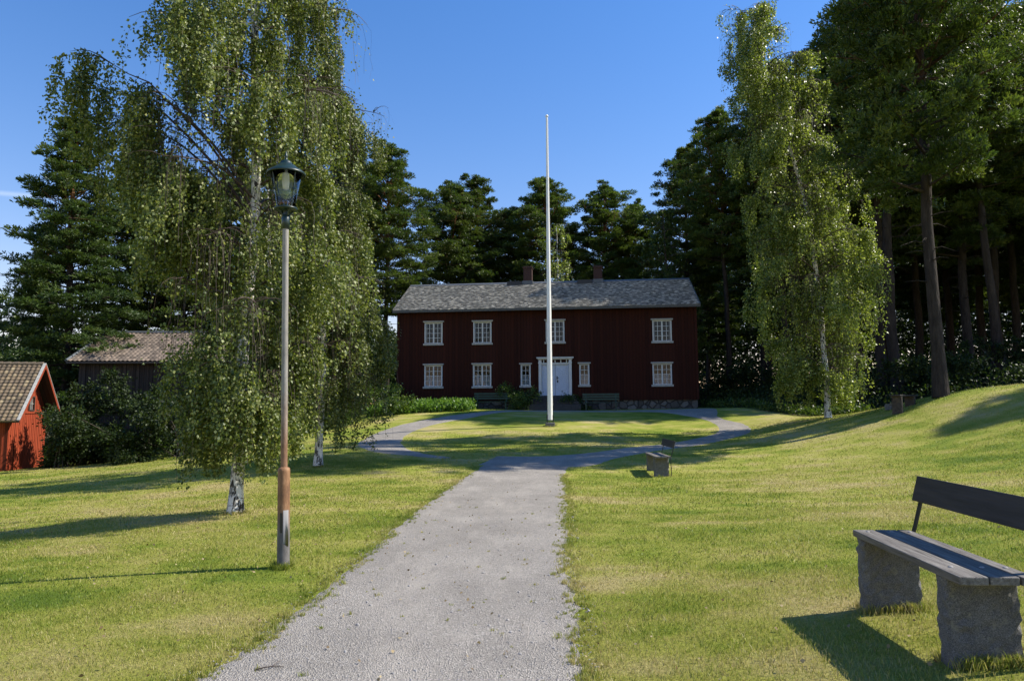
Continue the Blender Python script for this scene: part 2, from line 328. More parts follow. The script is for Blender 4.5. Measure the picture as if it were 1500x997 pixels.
M = dict(
    lawn=make_lawn(), blade=make_blade(), gravel=make_gravel(), birch=make_birch_bark(), pine=make_pine_bark(),
    twig=simple('birch_twig', (.06, .04, .03), .7), darkbark=simple('dark_bark', (.07, .055, .042), .9, var=.5, scale=12, bump=.02),
    birch_leaf=leafmat('birch_leaf', [(0, (.045, .07, .012)), (.5, (.11, .145, .024)), (.85, (.21, .24, .055)), (1, (.34, .34, .13))], .28, .5, .5),
    birch_leaf_far=leafmat('fine_birch_leaf', [(0, (.07, .11, .018)), (.5, (.19, .245, .04)), (1, (.42, .46, .16))], .45, .38, .6),
    needle=leafmat('pine_needle', [(0, (.03, .055, .014)), (.6, (.075, .115, .023)), (1, (.15, .18, .038))], .36, .45, .4),
    spruce=leafmat('spruce_needle', [(0, (.026, .05, .016)), (.6, (.06, .098, .025)), (1, (.11, .145, .035))], .28, .5, .35),
    broad=leafmat('broad_leaf', [(0, (.03, .055, .01)), (.6, (.06, .105, .016)), (1, (.12, .17, .03))], .35, .45, .4),
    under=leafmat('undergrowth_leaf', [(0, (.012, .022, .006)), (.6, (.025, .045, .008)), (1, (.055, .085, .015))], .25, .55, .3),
    bed=leafmat('bed_plant_leaf', [(0, (.05, .11, .016)), (.6, (.11, .21, .03)), (1, (.2, .3, .06))], .35, .45, .4),
    housewood=make_boards('dark_red_boards', (.037, .0078, .0030), .19, var=.18), shedwood=make_boards('barn_red_boards', (.34, .062, .024), .13, 'Y', var=.10),
    shedlong=make_boards('barn_red_long_boards', (.30, .055, .022), .13, 'X', var=.12),
    barnwood=make_boards('bare_grey_boards', (.05, .038, .03), .18), white=simple('white_paint', (.58, .59, .58), .5, var=.08, scale=5, bump=.002, bscale=40),
    offwhite=simple('aged_white_paint', (.36, .35, .32), .6, var=.2, scale=9), doorpaint=simple('shade_blued_white_paint', (.50, .56, .66), .5, var=.06),  # white door; the bluish shade on it is mixed into its colour
    slate=make_tile('grey_slate', [(0, (.10, .095, .08)), (.5, (.22, .205, .17)), (.85, (.33, .305, .25)), (1, (.55, .50, .40))]),
    pantile=make_tile('clay_pantile', [(0, (.15, .115, .08)), (.45, (.21, .155, .105)), (.8, (.27, .195, .12)), (1, (.36, .28, .17))]),
    barntile=make_tile('old_clay_tile', [(0, (.10, .078, .06)), (.5, (.17, .135, .105)), (1, (.26, .20, .15))]),
    brick=simple('chimney_brick', (.055, .026, .021), .9, var=.4, scale=25, bump=.01), lead=simple('lead_flashing', (.10, .11, .12), .5, var=.2),
    ridge=simple('ridge_board', (.085, .082, .075), .7), dark=simple('dark_interior', (.012, .011, .01), .9), stone=make_stone(),
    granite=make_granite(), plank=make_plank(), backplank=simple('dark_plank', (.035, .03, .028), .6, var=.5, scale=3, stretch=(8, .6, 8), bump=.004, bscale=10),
    iron=simple('painted_iron', (.018, .019, .02), .45, var=.4, scale=20), rust=make_rust(), galv=make_galv(),
    lampgreen=simple('lamp_green_paint', (.008, .025, .022), .38, var=.3, scale=12, spec=.6), plate=simple('grey_plate', (.25, .24, .23), .8, var=.1),
    lampglass=make_glass('lamp_glass', (.93, .97, .96), .04), bulb=simple('bulb_glass', (.75, .76, .74), .25, var=.05), reflector=simple('reflector', (.62, .56, .42), .35, metal=.3, var=.1),
    glass=make_glass(), curtain=simple('white_curtain', (.40, .42, .44), .9, var=.1, scale=3, stretch=(10, 1, .3)),
    polepaint=simple('flagpole_paint', (.84, .84, .83), .35, var=.03), concrete=simple('concrete', (.16, .155, .15), .9, var=.3, scale=14, bump=.01),
    benchgreen=simple('green_bench_paint', (.006, .05, .036), .4, var=.3), step=simple('stone_step', (.05, .048, .046), .9, var=.35, scale=10, bump=.01),
    soil=simple('soil', (.05, .038, .028), .95, var=.4, scale=14, bump=.03), twine=simple('rope', (.6, .6, .58), .8),
    dryleaf=leafmat('dry_leaf', [(0, (.14, .09, .04)), (1, (.42, .33, .18))], .1, .6, .3), pebble=simple('pebble', (.29, .275, .26), .85, var=.4, scale=60),
)

# ------------------------------------------------------------------ ground
def axis(lo, a, b, hi, step):
    mid = list(np.arange(a, b+1e-6, step)); s = step; x = a; left = []
    while x > lo: s *= 1.35; x -= s; left.append(max(x, lo))
    s = step; x = b; right = []
    while x < hi: s *= 1.35; x += s; right.append(min(x, hi))
    return np.array(left[::-1]+mid+right)
gx = axis(-900, -30, 32, 900, .4); gy = axis(-300, -6, 56, 1400, .4)
X, Y = np.meshgrid(gx, gy); Z = gz(X, Y)
V = np.stack([X, Y, Z], -1).reshape(-1, 3); nx, ny = len(gx), len(gy)
ii, jj = np.meshgrid(np.arange(nx-1), np.arange(ny-1)); a = (jj*nx+ii).ravel()
ground = np_mesh('ground', V, np.stack([a, a+1, a+nx+1, a+nx], -1), M['lawn'], smooth=True); tag(ground, kind='structure')
def forest_edge(x):                           # world y beyond which the lawn gives way to forest floor
    return np.interp(x, [-70, -26, -18, -9.5, -8, 11.5, 12.5, 16, 20, 30, 70], [33, 33, 33.5, 39, 44, 42, 34.5, 29.5, 28.5, 30, 34])
fa = 1/(1+np.exp(-(V[:, 1]-forest_edge(V[:, 0]) - .8*np.sin(V[:, 0]*1.7))*1.6))
at_ = ground.data.attributes.new('forest', 'FLOAT', 'POINT'); at_.data.foreach_set('value', fa.astype(np.float32))

def edge_wear(x, y):
    l = np.interp(y, EY, EL); r = np.interp(y, EY, ER); return np.exp(-(np.minimum(np.abs(x-l), np.abs(x-r))/.35)**2)
def path_strip(name, left, right, steps, wob=.06, lift=.012, nacross=24, seed=1):
    """left/right: lists of world (x,y) edge points; a gravel sheet with ragged edges lying on the ground"""
    def resample(pts):
        pts = np.array(pts, float); t = np.linspace(0, 1, len(pts)); tt = np.linspace(0, 1, steps)
        # smooth (Catmull-Rom)
        out = []
        for q in tt*(len(pts)-1):
            i = min(int(q), len(pts)-2); f = q-i; p0 = pts[max(i-1, 0)]; p1 = pts[i]; p2 = pts[i+1]; p3 = pts[min(i+2, len(pts)-1)]
            out.append(.5*((2*p1)+(-p0+p2)*f+(2*p0-5*p1+4*p2-p3)*f*f+(-p0+3*p1-3*p2+p3)*f**3))
        return np.array(out)
    L = resample(left); Rr = resample(right); rg = np.random.default_rng(seed)
    def wobble(n):
        w = np.zeros(n)
        for k, a in ((6, .5), (17, .4), (47, .35), (131, .3)): w += a*np.interp(np.linspace(0, k, n), np.arange(k+1), rg.normal(size=k+1))
        return w*wob
    d = Rr-L; d /= np.linalg.norm(d, axis=1)[:, None]+1e-9
    L = L + d*wobble(steps)[:, None]; Rr = Rr + d*wobble(steps)[:, None]
    s = np.linspace(0, 1, nacross)[None, :, None]
    XY = L[:, None, :]*(1-s)+Rr[:, None, :]*s
    z = gz(XY[..., 0], XY[..., 1]) + lift
    e = np.minimum(s[..., 0], 1-s[..., 0])*np.linalg.norm(Rr-L, axis=1)[:, None]; z = z - np.where(e < .001, .02, 0)
    V = np.concatenate([XY, z[..., None]], -1).reshape(-1, 3)
    ii, jj = np.meshgrid(np.arange(nacross-1), np.arange(steps-1)); a = (jj*nacross+ii).ravel()
    o = np_mesh(name, V, np.stack([a, a+1, a+nacross+1, a+nacross], -1), M['gravel'], smooth=True); tag(o, kind='structure')
    return L, Rr
gp = lambda L: [(G(u, v).x, G(u, v).y) for u, v in L]
Lp = [(-3.2, -6), (-2.9, -1), (-2.5, 2.2)] + gp([(285, 997), (450, 880), (545, 800), (600, 755), (655, 715), (692, 690), (715, 676), (728, 668)])
Rp = [(.3, -6), (.32, -1), (.42, 2.2)] + gp([(872, 997), (847, 880), (838, 800), (832, 755), (828, 715), (828, 695), (836, 683), (850, 676)])
E1 = path_strip('path', Lp, Rp, 420, .07, seed=3)
# loop round the oval lawn: outer / inner edges, from the junction to the right, behind the oval and back on the left
out_ = gp([(700, 681), (850, 684), (905, 671), (1000, 655), (1060, 645), (1100, 633), (1092, 621), (1055, 611)]) + [(10.6, 37.6), (6, 39.0), (0, 39.7)] + gp([(700, 603.5), (640, 611), (585, 622), (545, 636), (522, 650), (545, 661), (600, 668), (650, 672)])
in_ = gp([(735, 667), (800, 667), (880, 660), (960, 651), (1020, 641), (1050, 631), (1040, 618), (1005, 609)]) + [(7, 36.6), (4.5, 37.6), (1.5, 38.1)] + gp([(745, 603), (690, 611.5), (640, 621), (605, 633), (590, 644), (595, 655), (622, 664), (665, 670)])
E2 = path_strip('path', out_, in_, 620, .07, lift=.008, nacross=14, seed=9)
def inside_poly(px, py, poly):
    c = np.zeros(px.shape, bool); n = len(poly)
    for i in range(n):
        x1, y1 = poly[i]; x2, y2 = poly[(i+1) % n]
        if y1 == y2: continue
        k = ((y1 > py) != (y2 > py)) & (px < (x2-x1)*(py-y1)/(y2-y1)+x1); c ^= k
    return c
EY = E1[0][:, 1]; EL = E1[0][:, 0]; ER = np.interp(EY, E1[1][:, 1], E1[1][:, 0])
poly1 = np.concatenate([E1[0][::4], E1[1][::-4]]); poly2 = [np.concatenate([E2[0][i:i+21:4], E2[1][i:i+21:4][::-1]]) for i in range(0, 600, 20)]
def on_path(x, y):
    c = inside_poly(x, y, poly1)
    m = (y > 19)
    for pl in poly2: c[m] |= inside_poly(x[m], y[m], pl)
    return c

# ------------------------------------------------------------------ grass
def blades(x, y, h, w, rg):
    n = len(x); z = gz(x, y); az = rg.uniform(0, 2*np.pi, n); lean = rg.uniform(.15, .95, n)*h; la = rg.uniform(0, 2*np.pi, n)
    base = np.stack([x, y, z-.004], -1); side = np.stack([np.cos(az), np.sin(az), 0*az], -1)*(w/2)[:, None]
    ld = np.stack([np.cos(la), np.sin(la), 0*la], -1)*lean[:, None]
    midp = base + ld*.35; midp[:, 2] += h*.6; tip = base + ld; tip[:, 2] += h
    V = np.stack([base-side, base+side, midp+side*.75, tip, midp-side*.75], 1).reshape(-1, 3)
    k = np.arange(n)[:, None]*5; F = k+np.array([[0, 1, 2, 4]]); T = k+np.array([[4, 2, 3, 3]])
    return V, F, np.concatenate([k+4, k+2, k+3], 1)
def grass_object(name, bands, rg, label):
    Vs, Fs, rn = [], [], []; off = 0
    for (d0, d1, dens, h, w) in bands:
        A = .5*1.75*(d1*d1-d0*d0); n = int(A*dens)
        d = np.sqrt(rg.uniform(d0*d0, d1*d1, n)); s = rg.uniform(-.875, .875, n)*d
        keep = ~on_path(s, d) & (d < forest_edge(s)-.2); x, y = s[keep], d[keep]; m = len(x)
        cl = np.sin(x*2.3+1.3*np.sin(y*1.9))*np.sin(y*2.7+1.1*np.sin(x*3.1)); hh = h*rg.uniform(.45, 1.25, m)*(1+.3*cl)*(1+.35*(rg.random(m) > .985))
        V, F, T = blades(x, y, hh, w*rg.uniform(.7, 1.3, m), rg)
        Vs.append(V); Fs.append(np.concatenate([np.concatenate([F[:, :3], F[:, [0, 2, 3]], T])])+off); off += len(V)
        wr = edge_wear(x, y)*(y < 20); rn.append(np.repeat(np.clip(rg.uniform(0, 1, m)+.38*wr*rg.random(m), 0, 1.4), 5))
    o = np_mesh(name, np.concatenate(Vs), np.concatenate(Fs), M['blade'], rnd=np.concatenate(rn)); tag(o, label, 'grass', kind='stuff'); return o
grass_object('grass', [(2.2, 6.5, 4400, .028, .0046), (6.5, 11, 1700, .030, .0072), (11, 18, 520, .038, .012), (18, 30, 150, .04, .018)], rng,
             'short mown grass, yellow green with dry straw coloured patches')
# edge tufts and weeds on the gravel
def tufts(name, pts, nb, h, w, mat, label, rg):
    xs, ys, hs = [], [], []
    for (x, y, s) in pts:
        m = int(nb*s); a = rg.uniform(0, 2*np.pi, m); r = np.abs(rg.normal(0, .022*s, m)); xs.append(x+r*np.cos(a)); ys.append(y+r*np.sin(a)); hs.append(rg.uniform(.4, 1.2, m)*h*s)
    x = np.concatenate(xs); y = np.concatenate(ys); hh = np.concatenate(hs); V, F, T = blades(x, y, hh, np.full(len(x), w), rg); V[:, 2] += .012
    o = np_mesh(name, V, np.concatenate([F[:, :3], F[:, [0, 2, 3]], T]), mat, rnd=np.repeat(rg.uniform(0, 1, len(x)), 5)); tag(o, label, 'grass', kind='stuff'); return o
wp = []
for i in range(150):
    y = 3+9*random.random()**1.3; l = np.interp(y, E1[0][:, 1], E1[0][:, 0]); r = np.interp(y, E1[1][:, 1], E1[1][:, 0]); t = random.random(); t = t**2.2 if random.random() < .7 else 1-t**3*.5
    wp.append((l+(r-l)*t, y, random.uniform(.35, .95)))
for i in range(1500):
    y = 3+15*random.random()**1.3; e = random.choice((0, 1)); x = np.interp(y, E1[e][:, 1], E1[e][:, 0]); wp.append((x+random.gauss(0, .07)+(.03 if e == 0 else -.03), y, random.uniform(.5, 1.3)))
tufts('weed_tufts', wp, 22, .035, .005, M['blade'], 'small green weed tufts scattered along the gravel path and its edges', rng)
def pebbles():
    n = 9000; y = 3+8*rng.random(n)**1.5; l = np.interp(y, E1[0][:, 1], E1[0][:, 0]); r = np.interp(y, E1[1][:, 1], E1[1][:, 0]); x = l+(r-l)*rng.uniform(-.03, 1.03, n)
    s = rng.uniform(.003, .008, n)*(1+(rng.random(n) > .985)*1.6); z = gz(x, y)+.012
    octa = np.array([[1, 0, 0], [0, 1, 0], [-1, 0, 0], [0, -1, 0], [0, 0, .7], [0, 0, -.7]]); f = np.array([[0, 1, 4], [1, 2, 4], [2, 3, 4], [3, 0, 4], [1, 0, 5], [2, 1, 5], [3, 2, 5], [0, 3, 5]])
    V = octa[None]*s[:, None, None]*rng.uniform(.7, 1.3, (n, 6, 1))+np.stack([x, y, z], -1)[:, None]
    o = np_mesh('loose_gravel', V.reshape(-1, 3), (np.arange(n)[:, None, None]*6+f[None]).reshape(-1, 3), M['pebble']); tag(o, 'loose pale grey stones lying on the gravel path', 'gravel', kind='stuff')
pebbles()

# ------------------------------------------------------------------ leaves
def leaf_quads(pos, tip, size, rg, aspect=.62):
    """one folded diamond leaf per position; tip: preferred direction"""
    n = len(pos); t = tip + rg.normal(0, .45, (n, 3)); t /= np.linalg.norm(t, axis=1)[:, None]
    q = rg.normal(size=(n, 3)); s = np.cross(t, q); s /= np.linalg.norm(s, axis=1)[:, None]+1e-9
    L = size[:, None]*t; S = s*size[:, None]*aspect*.5; nrm = np.cross(t, s)*size[:, None]*.12
    return np.stack([pos, pos+L*.42+S+nrm, pos+L, pos+L*.42-S+nrm], 1).reshape(-1, 3)
def leaf_obj(name, pos, tip, size, mat, parent, rg, aspect=.62, label=None):
    n = len(pos); V = leaf_quads(pos, tip, size, rg, aspect); F = np.arange(n*4).reshape(-1, 4)
    return np_mesh(name, V, F, mat, parent, rnd=np.repeat(rg.random(n), 4))
def seg_tubes(mb, A, B, ra, rb, n=4):
    for a, b, r1, r2 in zip(A, B, ra, rb): mb.tube([a, b], [r1, r2], n, cap=False)
def lerp_path(pts, t):
    pts = np.array(pts, float); q = np.clip(t, 0, 1)*(len(pts)-1); i = np.minimum(q.astype(int), len(pts)-2); f = (q-i)[..., None]
    return pts[i]*(1-f)+pts[i+1]*f

def birch(name, base, trunk, r0_, limbs, leafsize, leafdens, matleaf, rg, label, cat='tree', group=None, strand=(.5, 2.0), sdens=6.5, subs=7, bark='birch', curve=(.85, .75), gs=1.0, sub_len=.38, full=None):
    """trunk: list of (dx,dy,z); limbs: list of (height_fraction, azimuth, horizontal_length[, rise])"""
    root = empty(name, base, 0, label, cat, group)
    tp = np.array(trunk, float); H = tp[-1, 2]
    tt = np.linspace(0, 1, 28); pts = []
    for q in tt*(len(tp)-1):
        i = min(int(q), len(tp)-2); f = q-i; p0 = tp[max(i-1, 0)]; p1 = tp[i]; p2 = tp[i+1]; p3 = tp[min(i+2, len(tp)-1)]
        pts.append(.5*((2*p1)+(-p0+p2)*f+(2*p0-5*p1+4*p2-p3)*f*f+(-p0+3*p1-3*p2+p3)*f**3))
    pts = np.array(pts); rad = r0_*(1-tt)**.8+.012; rad[0] *= 1.35; rad[1] *= 1.05
    mb = MB(); mb.tube((pts+rg.normal(0, .012, pts.shape))[:26], list(rad[:26]), 12)
    tw = MB(); segA, segD, segL = [], [], []
    def radz(z): return np.interp(z, pts[:, 2], rad)
    for lb in limbs:
        hf, az, L = lb[:3]; rise = lb[3] if len(lb) > 3 else curve[0]
        z0 = hf*H; p0 = np.array([np.interp(z0, pts[:, 2], pts[:, 0]), np.interp(z0, pts[:, 2], pts[:, 1]), z0])
        d = np.array([math.cos(az), math.sin(az), 0]); t = np.linspace(0, 1, 8)
        wob = np.cumsum(rg.normal(0, .05*L/3, (8, 3)), 0)*t[:, None]
        lp = p0 + d*(L*t)[:, None] + np.array([0, 0, 1])*(L*(rise*t-curve[1]*t*t))[:, None] + wob
        rl = min(radz(z0)*.5, .008+.011*L); tw.tube(lp, list(rl*(1-t)*.75+.005), 5, cap=False)
        paths = [(lp, L, .12)]
        for k in range(subs):
            ts = rg.uniform(.15, 1); a2 = az + rg.choice([-1, 1])*rg.uniform(.5, 1.4); l2 = sub_len*L*rg.uniform(.5, 1.1)*(1.1-.5*ts)+.25
            q0 = lerp_path(lp, np.array([ts]))[0]; d2 = np.array([math.cos(a2), math.sin(a2), 0]); t2 = np.linspace(0, 1, 5)
            sp = q0 + d2*(l2*t2)[:, None] + np.array([0, 0, 1])*(l2*(.5*t2-.65*t2*t2))[:, None]
            tw.tube(sp, list(.010*(1-t2)+.003), 3, cap=False); paths.append((sp, l2, 0.0))
        for (pp, l, tmin) in paths:
            n = max(2, int(l*sdens)); ts = rg.uniform(tmin, 1, n); q = lerp_path(pp, ts)
            segA.append(q); a3 = az+rg.normal(0, 1.0, n); segD.append(np.stack([np.cos(a3), np.sin(a3)], -1)); segL.append((strand[0]+(strand[1]-strand[0])*rg.random(n)**1.7)*(.55+.45*np.minimum(1, L/2.5)))
    A = np.concatenate(segA); D = np.concatenate(segD); L = np.concatenate(segL)
    gh = .25; L = np.minimum(L, np.maximum(A[:, 2]-gh-.6*rg.random(len(L)), .15))
    def sp(i, t):
        out = (.22*(1-np.exp(-3*t)) + .05*np.sin(t*7+i))[:, None]*D[i]*np.minimum(1, L[i])[:, None]
        z = -L[i]*t + .10*np.sin(np.minimum(t*4, np.pi))*np.minimum(1, L[i])
        return A[i]+np.concatenate([out, z[:, None]], 1)
    # hanging twigs as thin ribbons
    n = len(A); ks = np.linspace(0, 1, 5); idx = np.arange(n); ring = [sp(idx, np.full(n, k)) for k in ks]
    w = np.stack([-D[:, 1], D[:, 0], 0*L], -1)*.0022
    VV = np.stack([np.stack([r-w, r+w], 1) for r in ring], 1).reshape(-1, 3); b = idx[:, None]*10
    FF = np.concatenate([b+np.array([[2*k, 2*k+1, 2*k+3, 2*k+2]]) for k in range(4)])
    trunk_o = mb.build('trunk', M[bark], root); limbs_o = tw.build('branches', M['twig'], root); limbs_o['kind'] = 'stuff'
    np_mesh('twigs', VV, FF, M['twig'], limbs_o)
    tot = L.sum(); nl = int(tot*leafdens); i = rg.choice(n, nl, p=L/tot); t = rg.random(nl)**.9
    pos = sp(i, t)+rg.normal(0, .028+.3*leafsize, (nl, 3)); gap = np.sin(pos[:, 0]*2.1/gs+1.7*np.sin(pos[:, 2]*1.3/gs+rg.random()*6)) + np.sin(pos[:, 1]*2.3/gs+1.5*np.sin(pos[:, 0]*1.1/gs+2)) + np.sin(pos[:, 2]*2.0/gs+1.9*np.sin(pos[:, 1]*1.5/gs+pos[:, 0]*.9/gs))
    keep = rg.random(nl) < np.clip(.42+.85*gap, .03, 1)
    if full: keep |= full(pos) & (rg.random(nl) < .5)
    keep = keep; pos = pos[keep]; i = i[keep]; nl = len(pos)
    tip = np.tile([0, 0, -.8], (nl, 1)) + np.concatenate([D[i]*.4, np.zeros((nl, 1))], 1)
    leaf_obj('crown', pos, tip, leafsize*rg.uniform(.65, 1.2, nl), matleaf, root, rg, .78)
    return root

def gold(n, a0=0): return [(a0+i*2.39996) % (2*math.pi) for i in range(n)]

# --- big birch by the lamp
def big_birch():
    b = G(345, 752); rg = np.random.default_rng(21)
    H = 15.5; tr = [(0, 0, 0), (.02, .05, 2.5), (.12, .1, 5), (.05, .1, 7.5), (-.1, .1, 10), (-.3, 0, 13), (-.3, 0, H)]
    limbs = []
    n = 58
    for i, az in enumerate(gold(n, .4)):
        hf = .15+.82*(i/n)**.95
        # crown is wider on the left up high and drops low all round
        L = 2.2*min(1, (1.06-hf)*2.1)*rg.uniform(.6, 1.15)
        if math.cos(az) > .3: L *= .68
        if math.cos(az) < -.2 and hf < .33: L *= .62
        if math.cos(az) < -.3 and .33 < hf < .62: L *= .66
        limbs.append((hf, az, L))
    for k in range(9): limbs.append((.10+.006*k, k*2.4+.5, .65+.1*(k % 3), .75))
    # the long limb reaching out to the upper left with its own lobe
    for (hf, az, L, r) in [(.31, math.pi*.98, 2.75, 1.55), (.33, math.pi*1.05, 2.45, 1.6), (.30, math.pi*.94, 2.5, 1.5), (.32, math.pi*1.01, 2.1, 1.7), (.27, math.pi*1.0, 1.7, 1.0)]: limbs.append((hf, az, L, r))
    return birch('birch_tree', b, tr, .092, limbs, .055, 165, M['birch_leaf'], rg, 'large weeping birch left of the path, white trunk just behind the lamp post', strand=(.6, 2.1), sdens=8.5, subs=8, curve=(.85, .62), full=lambda p: (p[:, 0] < -1.5) & (p[:, 2] > 4.0))
BB = big_birch()
def second_birch():
    b = G(465, 683); rg = np.random.default_rng(5); H = 13.2
    tr = [(0, 0, 0), (.1, 0, 3), (.0, 0, 6), (-.1, 0, 9), (-.2, 0, 11.5), (-.3, 0, H)]; limbs = []
    for i, az in enumerate(gold(56, 1.1)):
        hf = .13+.85*(i/56); L = np.interp(hf, [0, .2, .45, .65, .8, 1], [2.1, 2.15, 1.7, 1.3, .95, .3])*rg.uniform(.75, 1.1); limbs.append((hf, az, L))
    limbs += [(.76, .05, 1.9, .9), (.74, -.15, 1.7, .7)]
    return birch('birch_tree', b, tr, .10, limbs, .07, 125, M['birch_leaf'], rg, 'bushy weeping birch behind the lamp post, second trunk from the path', strand=(.7, 2.3), sdens=7, subs=7)
second_birch()
def third_birch():
    b = G(398, 676); rg = np.random.default_rng(6); H = 10
    limbs = [(.2+.78*i/30, az, 2.0*min(1, (1.05-(.2+.78*i/30))*1.9)*rg.uniform(.7, 1.1)) for i, az in enumerate(gold(30, 2))]
    return birch('birch_tree', b, [(0, 0, 0), (-.1, 0, 4), (-.3, 0, 7), (-.4, 0, H)], .085, limbs, .08, 40, M['birch_leaf'], rg, 'slimmer birch half hidden behind the big birch, thin grey trunk', strand=(.5, 1.8), sdens=4.5, subs=5)
third_birch()
def right_birch():
    b = G(1213, 612); rg = np.random.default_rng(12)
    d = b.y; pts = [(1213, 612), (1208, 520), (1196, 400), (1180, 300), (1158, 220), (1132, 130), (1112, 60), (1097, -5)]
    tr = []
    for (u, v) in pts: p = P(u, v, d); tr.append((p.x-b.x, 0, max(0, p.z-b.z)))
    tr[0] = (0, 0, 0); H = tr[-1][2]; limbs = []
    N = 88
    for i, az in enumerate(gold(N, .2)):
        hf = .07+.91*(i/N); L = np.interp(hf, [0, .1, .25, .45, .6, .75, .9, 1], [1.2, 1.7, 2.3, 2.1, 1.8, 1.75, 1.5, .5])*rg.uniform(.7, 1.12)
        c = math.cos(az)
        if c > 0 and .2 < hf < .9: L *= 1.0+.08*c
        if hf > .8: L *= 1-.25*c
        limbs.append((hf, az, L))
    return birch('birch_tree', b, tr, .105, limbs, .088, 66, M['birch_leaf_far'], rg, 'tall slender birch on the right, crown leaning left, in front of the pines', strand=(.6, 1.9), sdens=8, subs=8)
right_birch()

# ------------------------------------------------------------------ pines
def pine_mesh(seed, H=20, cb=.35, Rm=3.0, nb=85, pads=7, tuft=46, mat='needle', top='round', padr=.62, droop=0.0, dead=8, needle=.17, r0_=.27):
    rg = np.random.default_rng(seed); root = empty('pine_tree', (0, 0, 0))
    tt = np.linspace(0, 1, 16); lean = np.cumsum(rg.normal(0, .05, (16, 2)), 0)*.8; lean -= lean[0]
    pts = np.concatenate([lean, (tt*H)[:, None]], 1); rad = r0_*(1-tt)**.75+.02; rad[0] *= 1.3
    mb = MB(); mb.tube(pts, list(rad), 12); pc, pr, pd = [], [], []
    for i in range(nb):
        f = (i+.5)/nb; f = f**.92; hf = cb+(1-cb)*f*.985; z0 = hf*H; az = i*2.39996+rg.normal(0, .35)
        if top == 'round': prof = (math.sin(math.pi*(.18+.82*f)**.85))**.8 if f < 1 else .1
        else: prof = (1-f)**.75*.95+.05
        prof = max(prof, .14); L = Rm*prof*rg.uniform(.6, 1.15)
        rise = np.interp(f, [0, .4, 1], [.02-droop, .25-droop*.6, 1.1])*rg.uniform(.7, 1.3)
        p0 = np.array([np.interp(z0, pts[:, 2], pts[:, 0]), np.interp(z0, pts[:, 2], pts[:, 1]), z0]); d = np.array([math.cos(az), math.sin(az), 0])
        t = np.linspace(0, 1, 6); lp = p0+d*(L*t)[:, None]+np.array([0, 0, 1])*(L*(rise*t+.12*t*t))[:, None]+np.cumsum(rg.normal(0, .05, (6, 3)), 0)*t[:, None]
        mb.tube(lp, list((.018+.014*L)*(1-t)+.008), 4, cap=False)
        m = max(2, int(pads*L/Rm+1))
        for k in range(m):
            ts = rg.uniform(.35, 1.05) if m > 2 else rg.uniform(.6, 1.05); q = lerp_path(lp, np.array([min(ts, 1)]))[0]
            sd = np.array([-d[1], d[0], 0])*rg.normal(0, .28*L*(.4+.6*(1-abs(ts-.7)))); c = q+sd+np.array([0, 0, rg.normal(.02, .08)]); pc.append(c); pr.append(padr*rg.uniform(.55, 1.15)*(.6+.4*prof)); pd.append(d)
            if np.linalg.norm(sd) > .35: mb.tube([q, c], [.014, .006], 3, cap=False)
    for i in range(dead):
        z0 = H*rg.uniform(cb*.55, cb*1.05); az = rg.uniform(0, 6.28); L = rg.uniform(.4, 1.7); d = np.array([math.cos(az), math.sin(az), 0]); p0 = np.array([np.interp(z0, pts[:, 2], pts[:, 0]), np.interp(z0, pts[:, 2], pts[:, 1]), z0])
        mb.tube([p0, p0+d*L*.5+[0, 0, .05], p0+d*L+[0, 0, rg.normal(-.1, .15)]], [.025, .015, .005], 4, cap=False)
    pc = np.array(pc); pr = np.array(pr); pd = np.array(pd); N = len(pc)*tuft; i = np.repeat(np.arange(len(pc)), tuft)
    u = rg.normal(size=(N, 3)); u /= np.linalg.norm(u, axis=1)[:, None]; u *= (rg.random(N)**.45)[:, None]; u[:, 2] = u[:, 2]*.34
    c = pc[i]+u*pr[i][:, None]; c[:, 2] += pr[i]*.10*(1-(u[:, 0]**2+u[:, 1]**2))
    # every tuft: five needle bunches fanned upward and outward
    K = 4; c5 = np.repeat(c, K, 0); outd = np.repeat(u*[1, 1, .4]+pd[i]*.35, K, 0)+rg.normal(0, .55, (N*K, 3)); outd[:, 2] += .55
    outd /= np.linalg.norm(outd, axis=1)[:, None]; q = rg.normal(size=(N*K, 3)); s = np.cross(outd, q); s /= np.linalg.norm(s, axis=1)[:, None]
    ln = needle*rg.uniform(.7, 1.25, N*K)[:, None]; V = np.stack([c5-s*ln*.11, c5+s*ln*.11, c5+outd*ln+s*ln*.10, c5+outd*ln-s*ln*.10], 1).reshape(-1, 3)
    rn = np.repeat(np.clip(np.repeat(rg.random(len(pc))[i]*.6+rg.random(N)*.4, K), 0, 1), 4)
    tag(root, 'x', 'tree'); mb.build('trunk', M['pine'], root); np_mesh('crown', V, np.arange(len(V)).reshape(-1, 4), M[mat], root, rnd=rn)
    return root
protos = {
    'a': (pine_mesh(101, 20, .34, 3.5, 100, 9, 52, r0_=.22), 20), 'b': (pine_mesh(102, 19, .22, 3.7, 120, 10, 50, top='round', r0_=.2), 19),
    'c': (pine_mesh(103, 21, .46, 3.0, 85, 8, 50, dead=14, r0_=.2), 21), 'd': (pine_mesh(104, 18, .14, 3.3, 125, 9, 44, mat='spruce', top='cone', droop=.25, r0_=.2), 18),
    'e': (pine_mesh(105, 23, .29, 4.1, 112, 10, 56, padr=.7, dead=22, r0_=.24), 23),
}
used = set()
def put(kind, u, d, top_v, label, group=None, rz=None, sx=1.0, base=None, height=None):
    o, H = protos[kind]; p = at_depth(u, d) if base is None else Vector((base[0], base[1], g1(*base)))
    if height is None: height = P(u, top_v, d).z - p.z
    s = height/H
    if kind in used: o = copy_tree(o)
    used.add(kind); o.location = (p.x, p.y, p.z-.05); o.scale = (s*sx, s*sx, s); o.rotation_euler = (0, 0, random.uniform(0, 6.28) if rz is None else rz)
    tag(o, label, 'pine tree' if kind != 'd' else 'tree', group); return o
BEH = 'pines standing in a row behind the house'
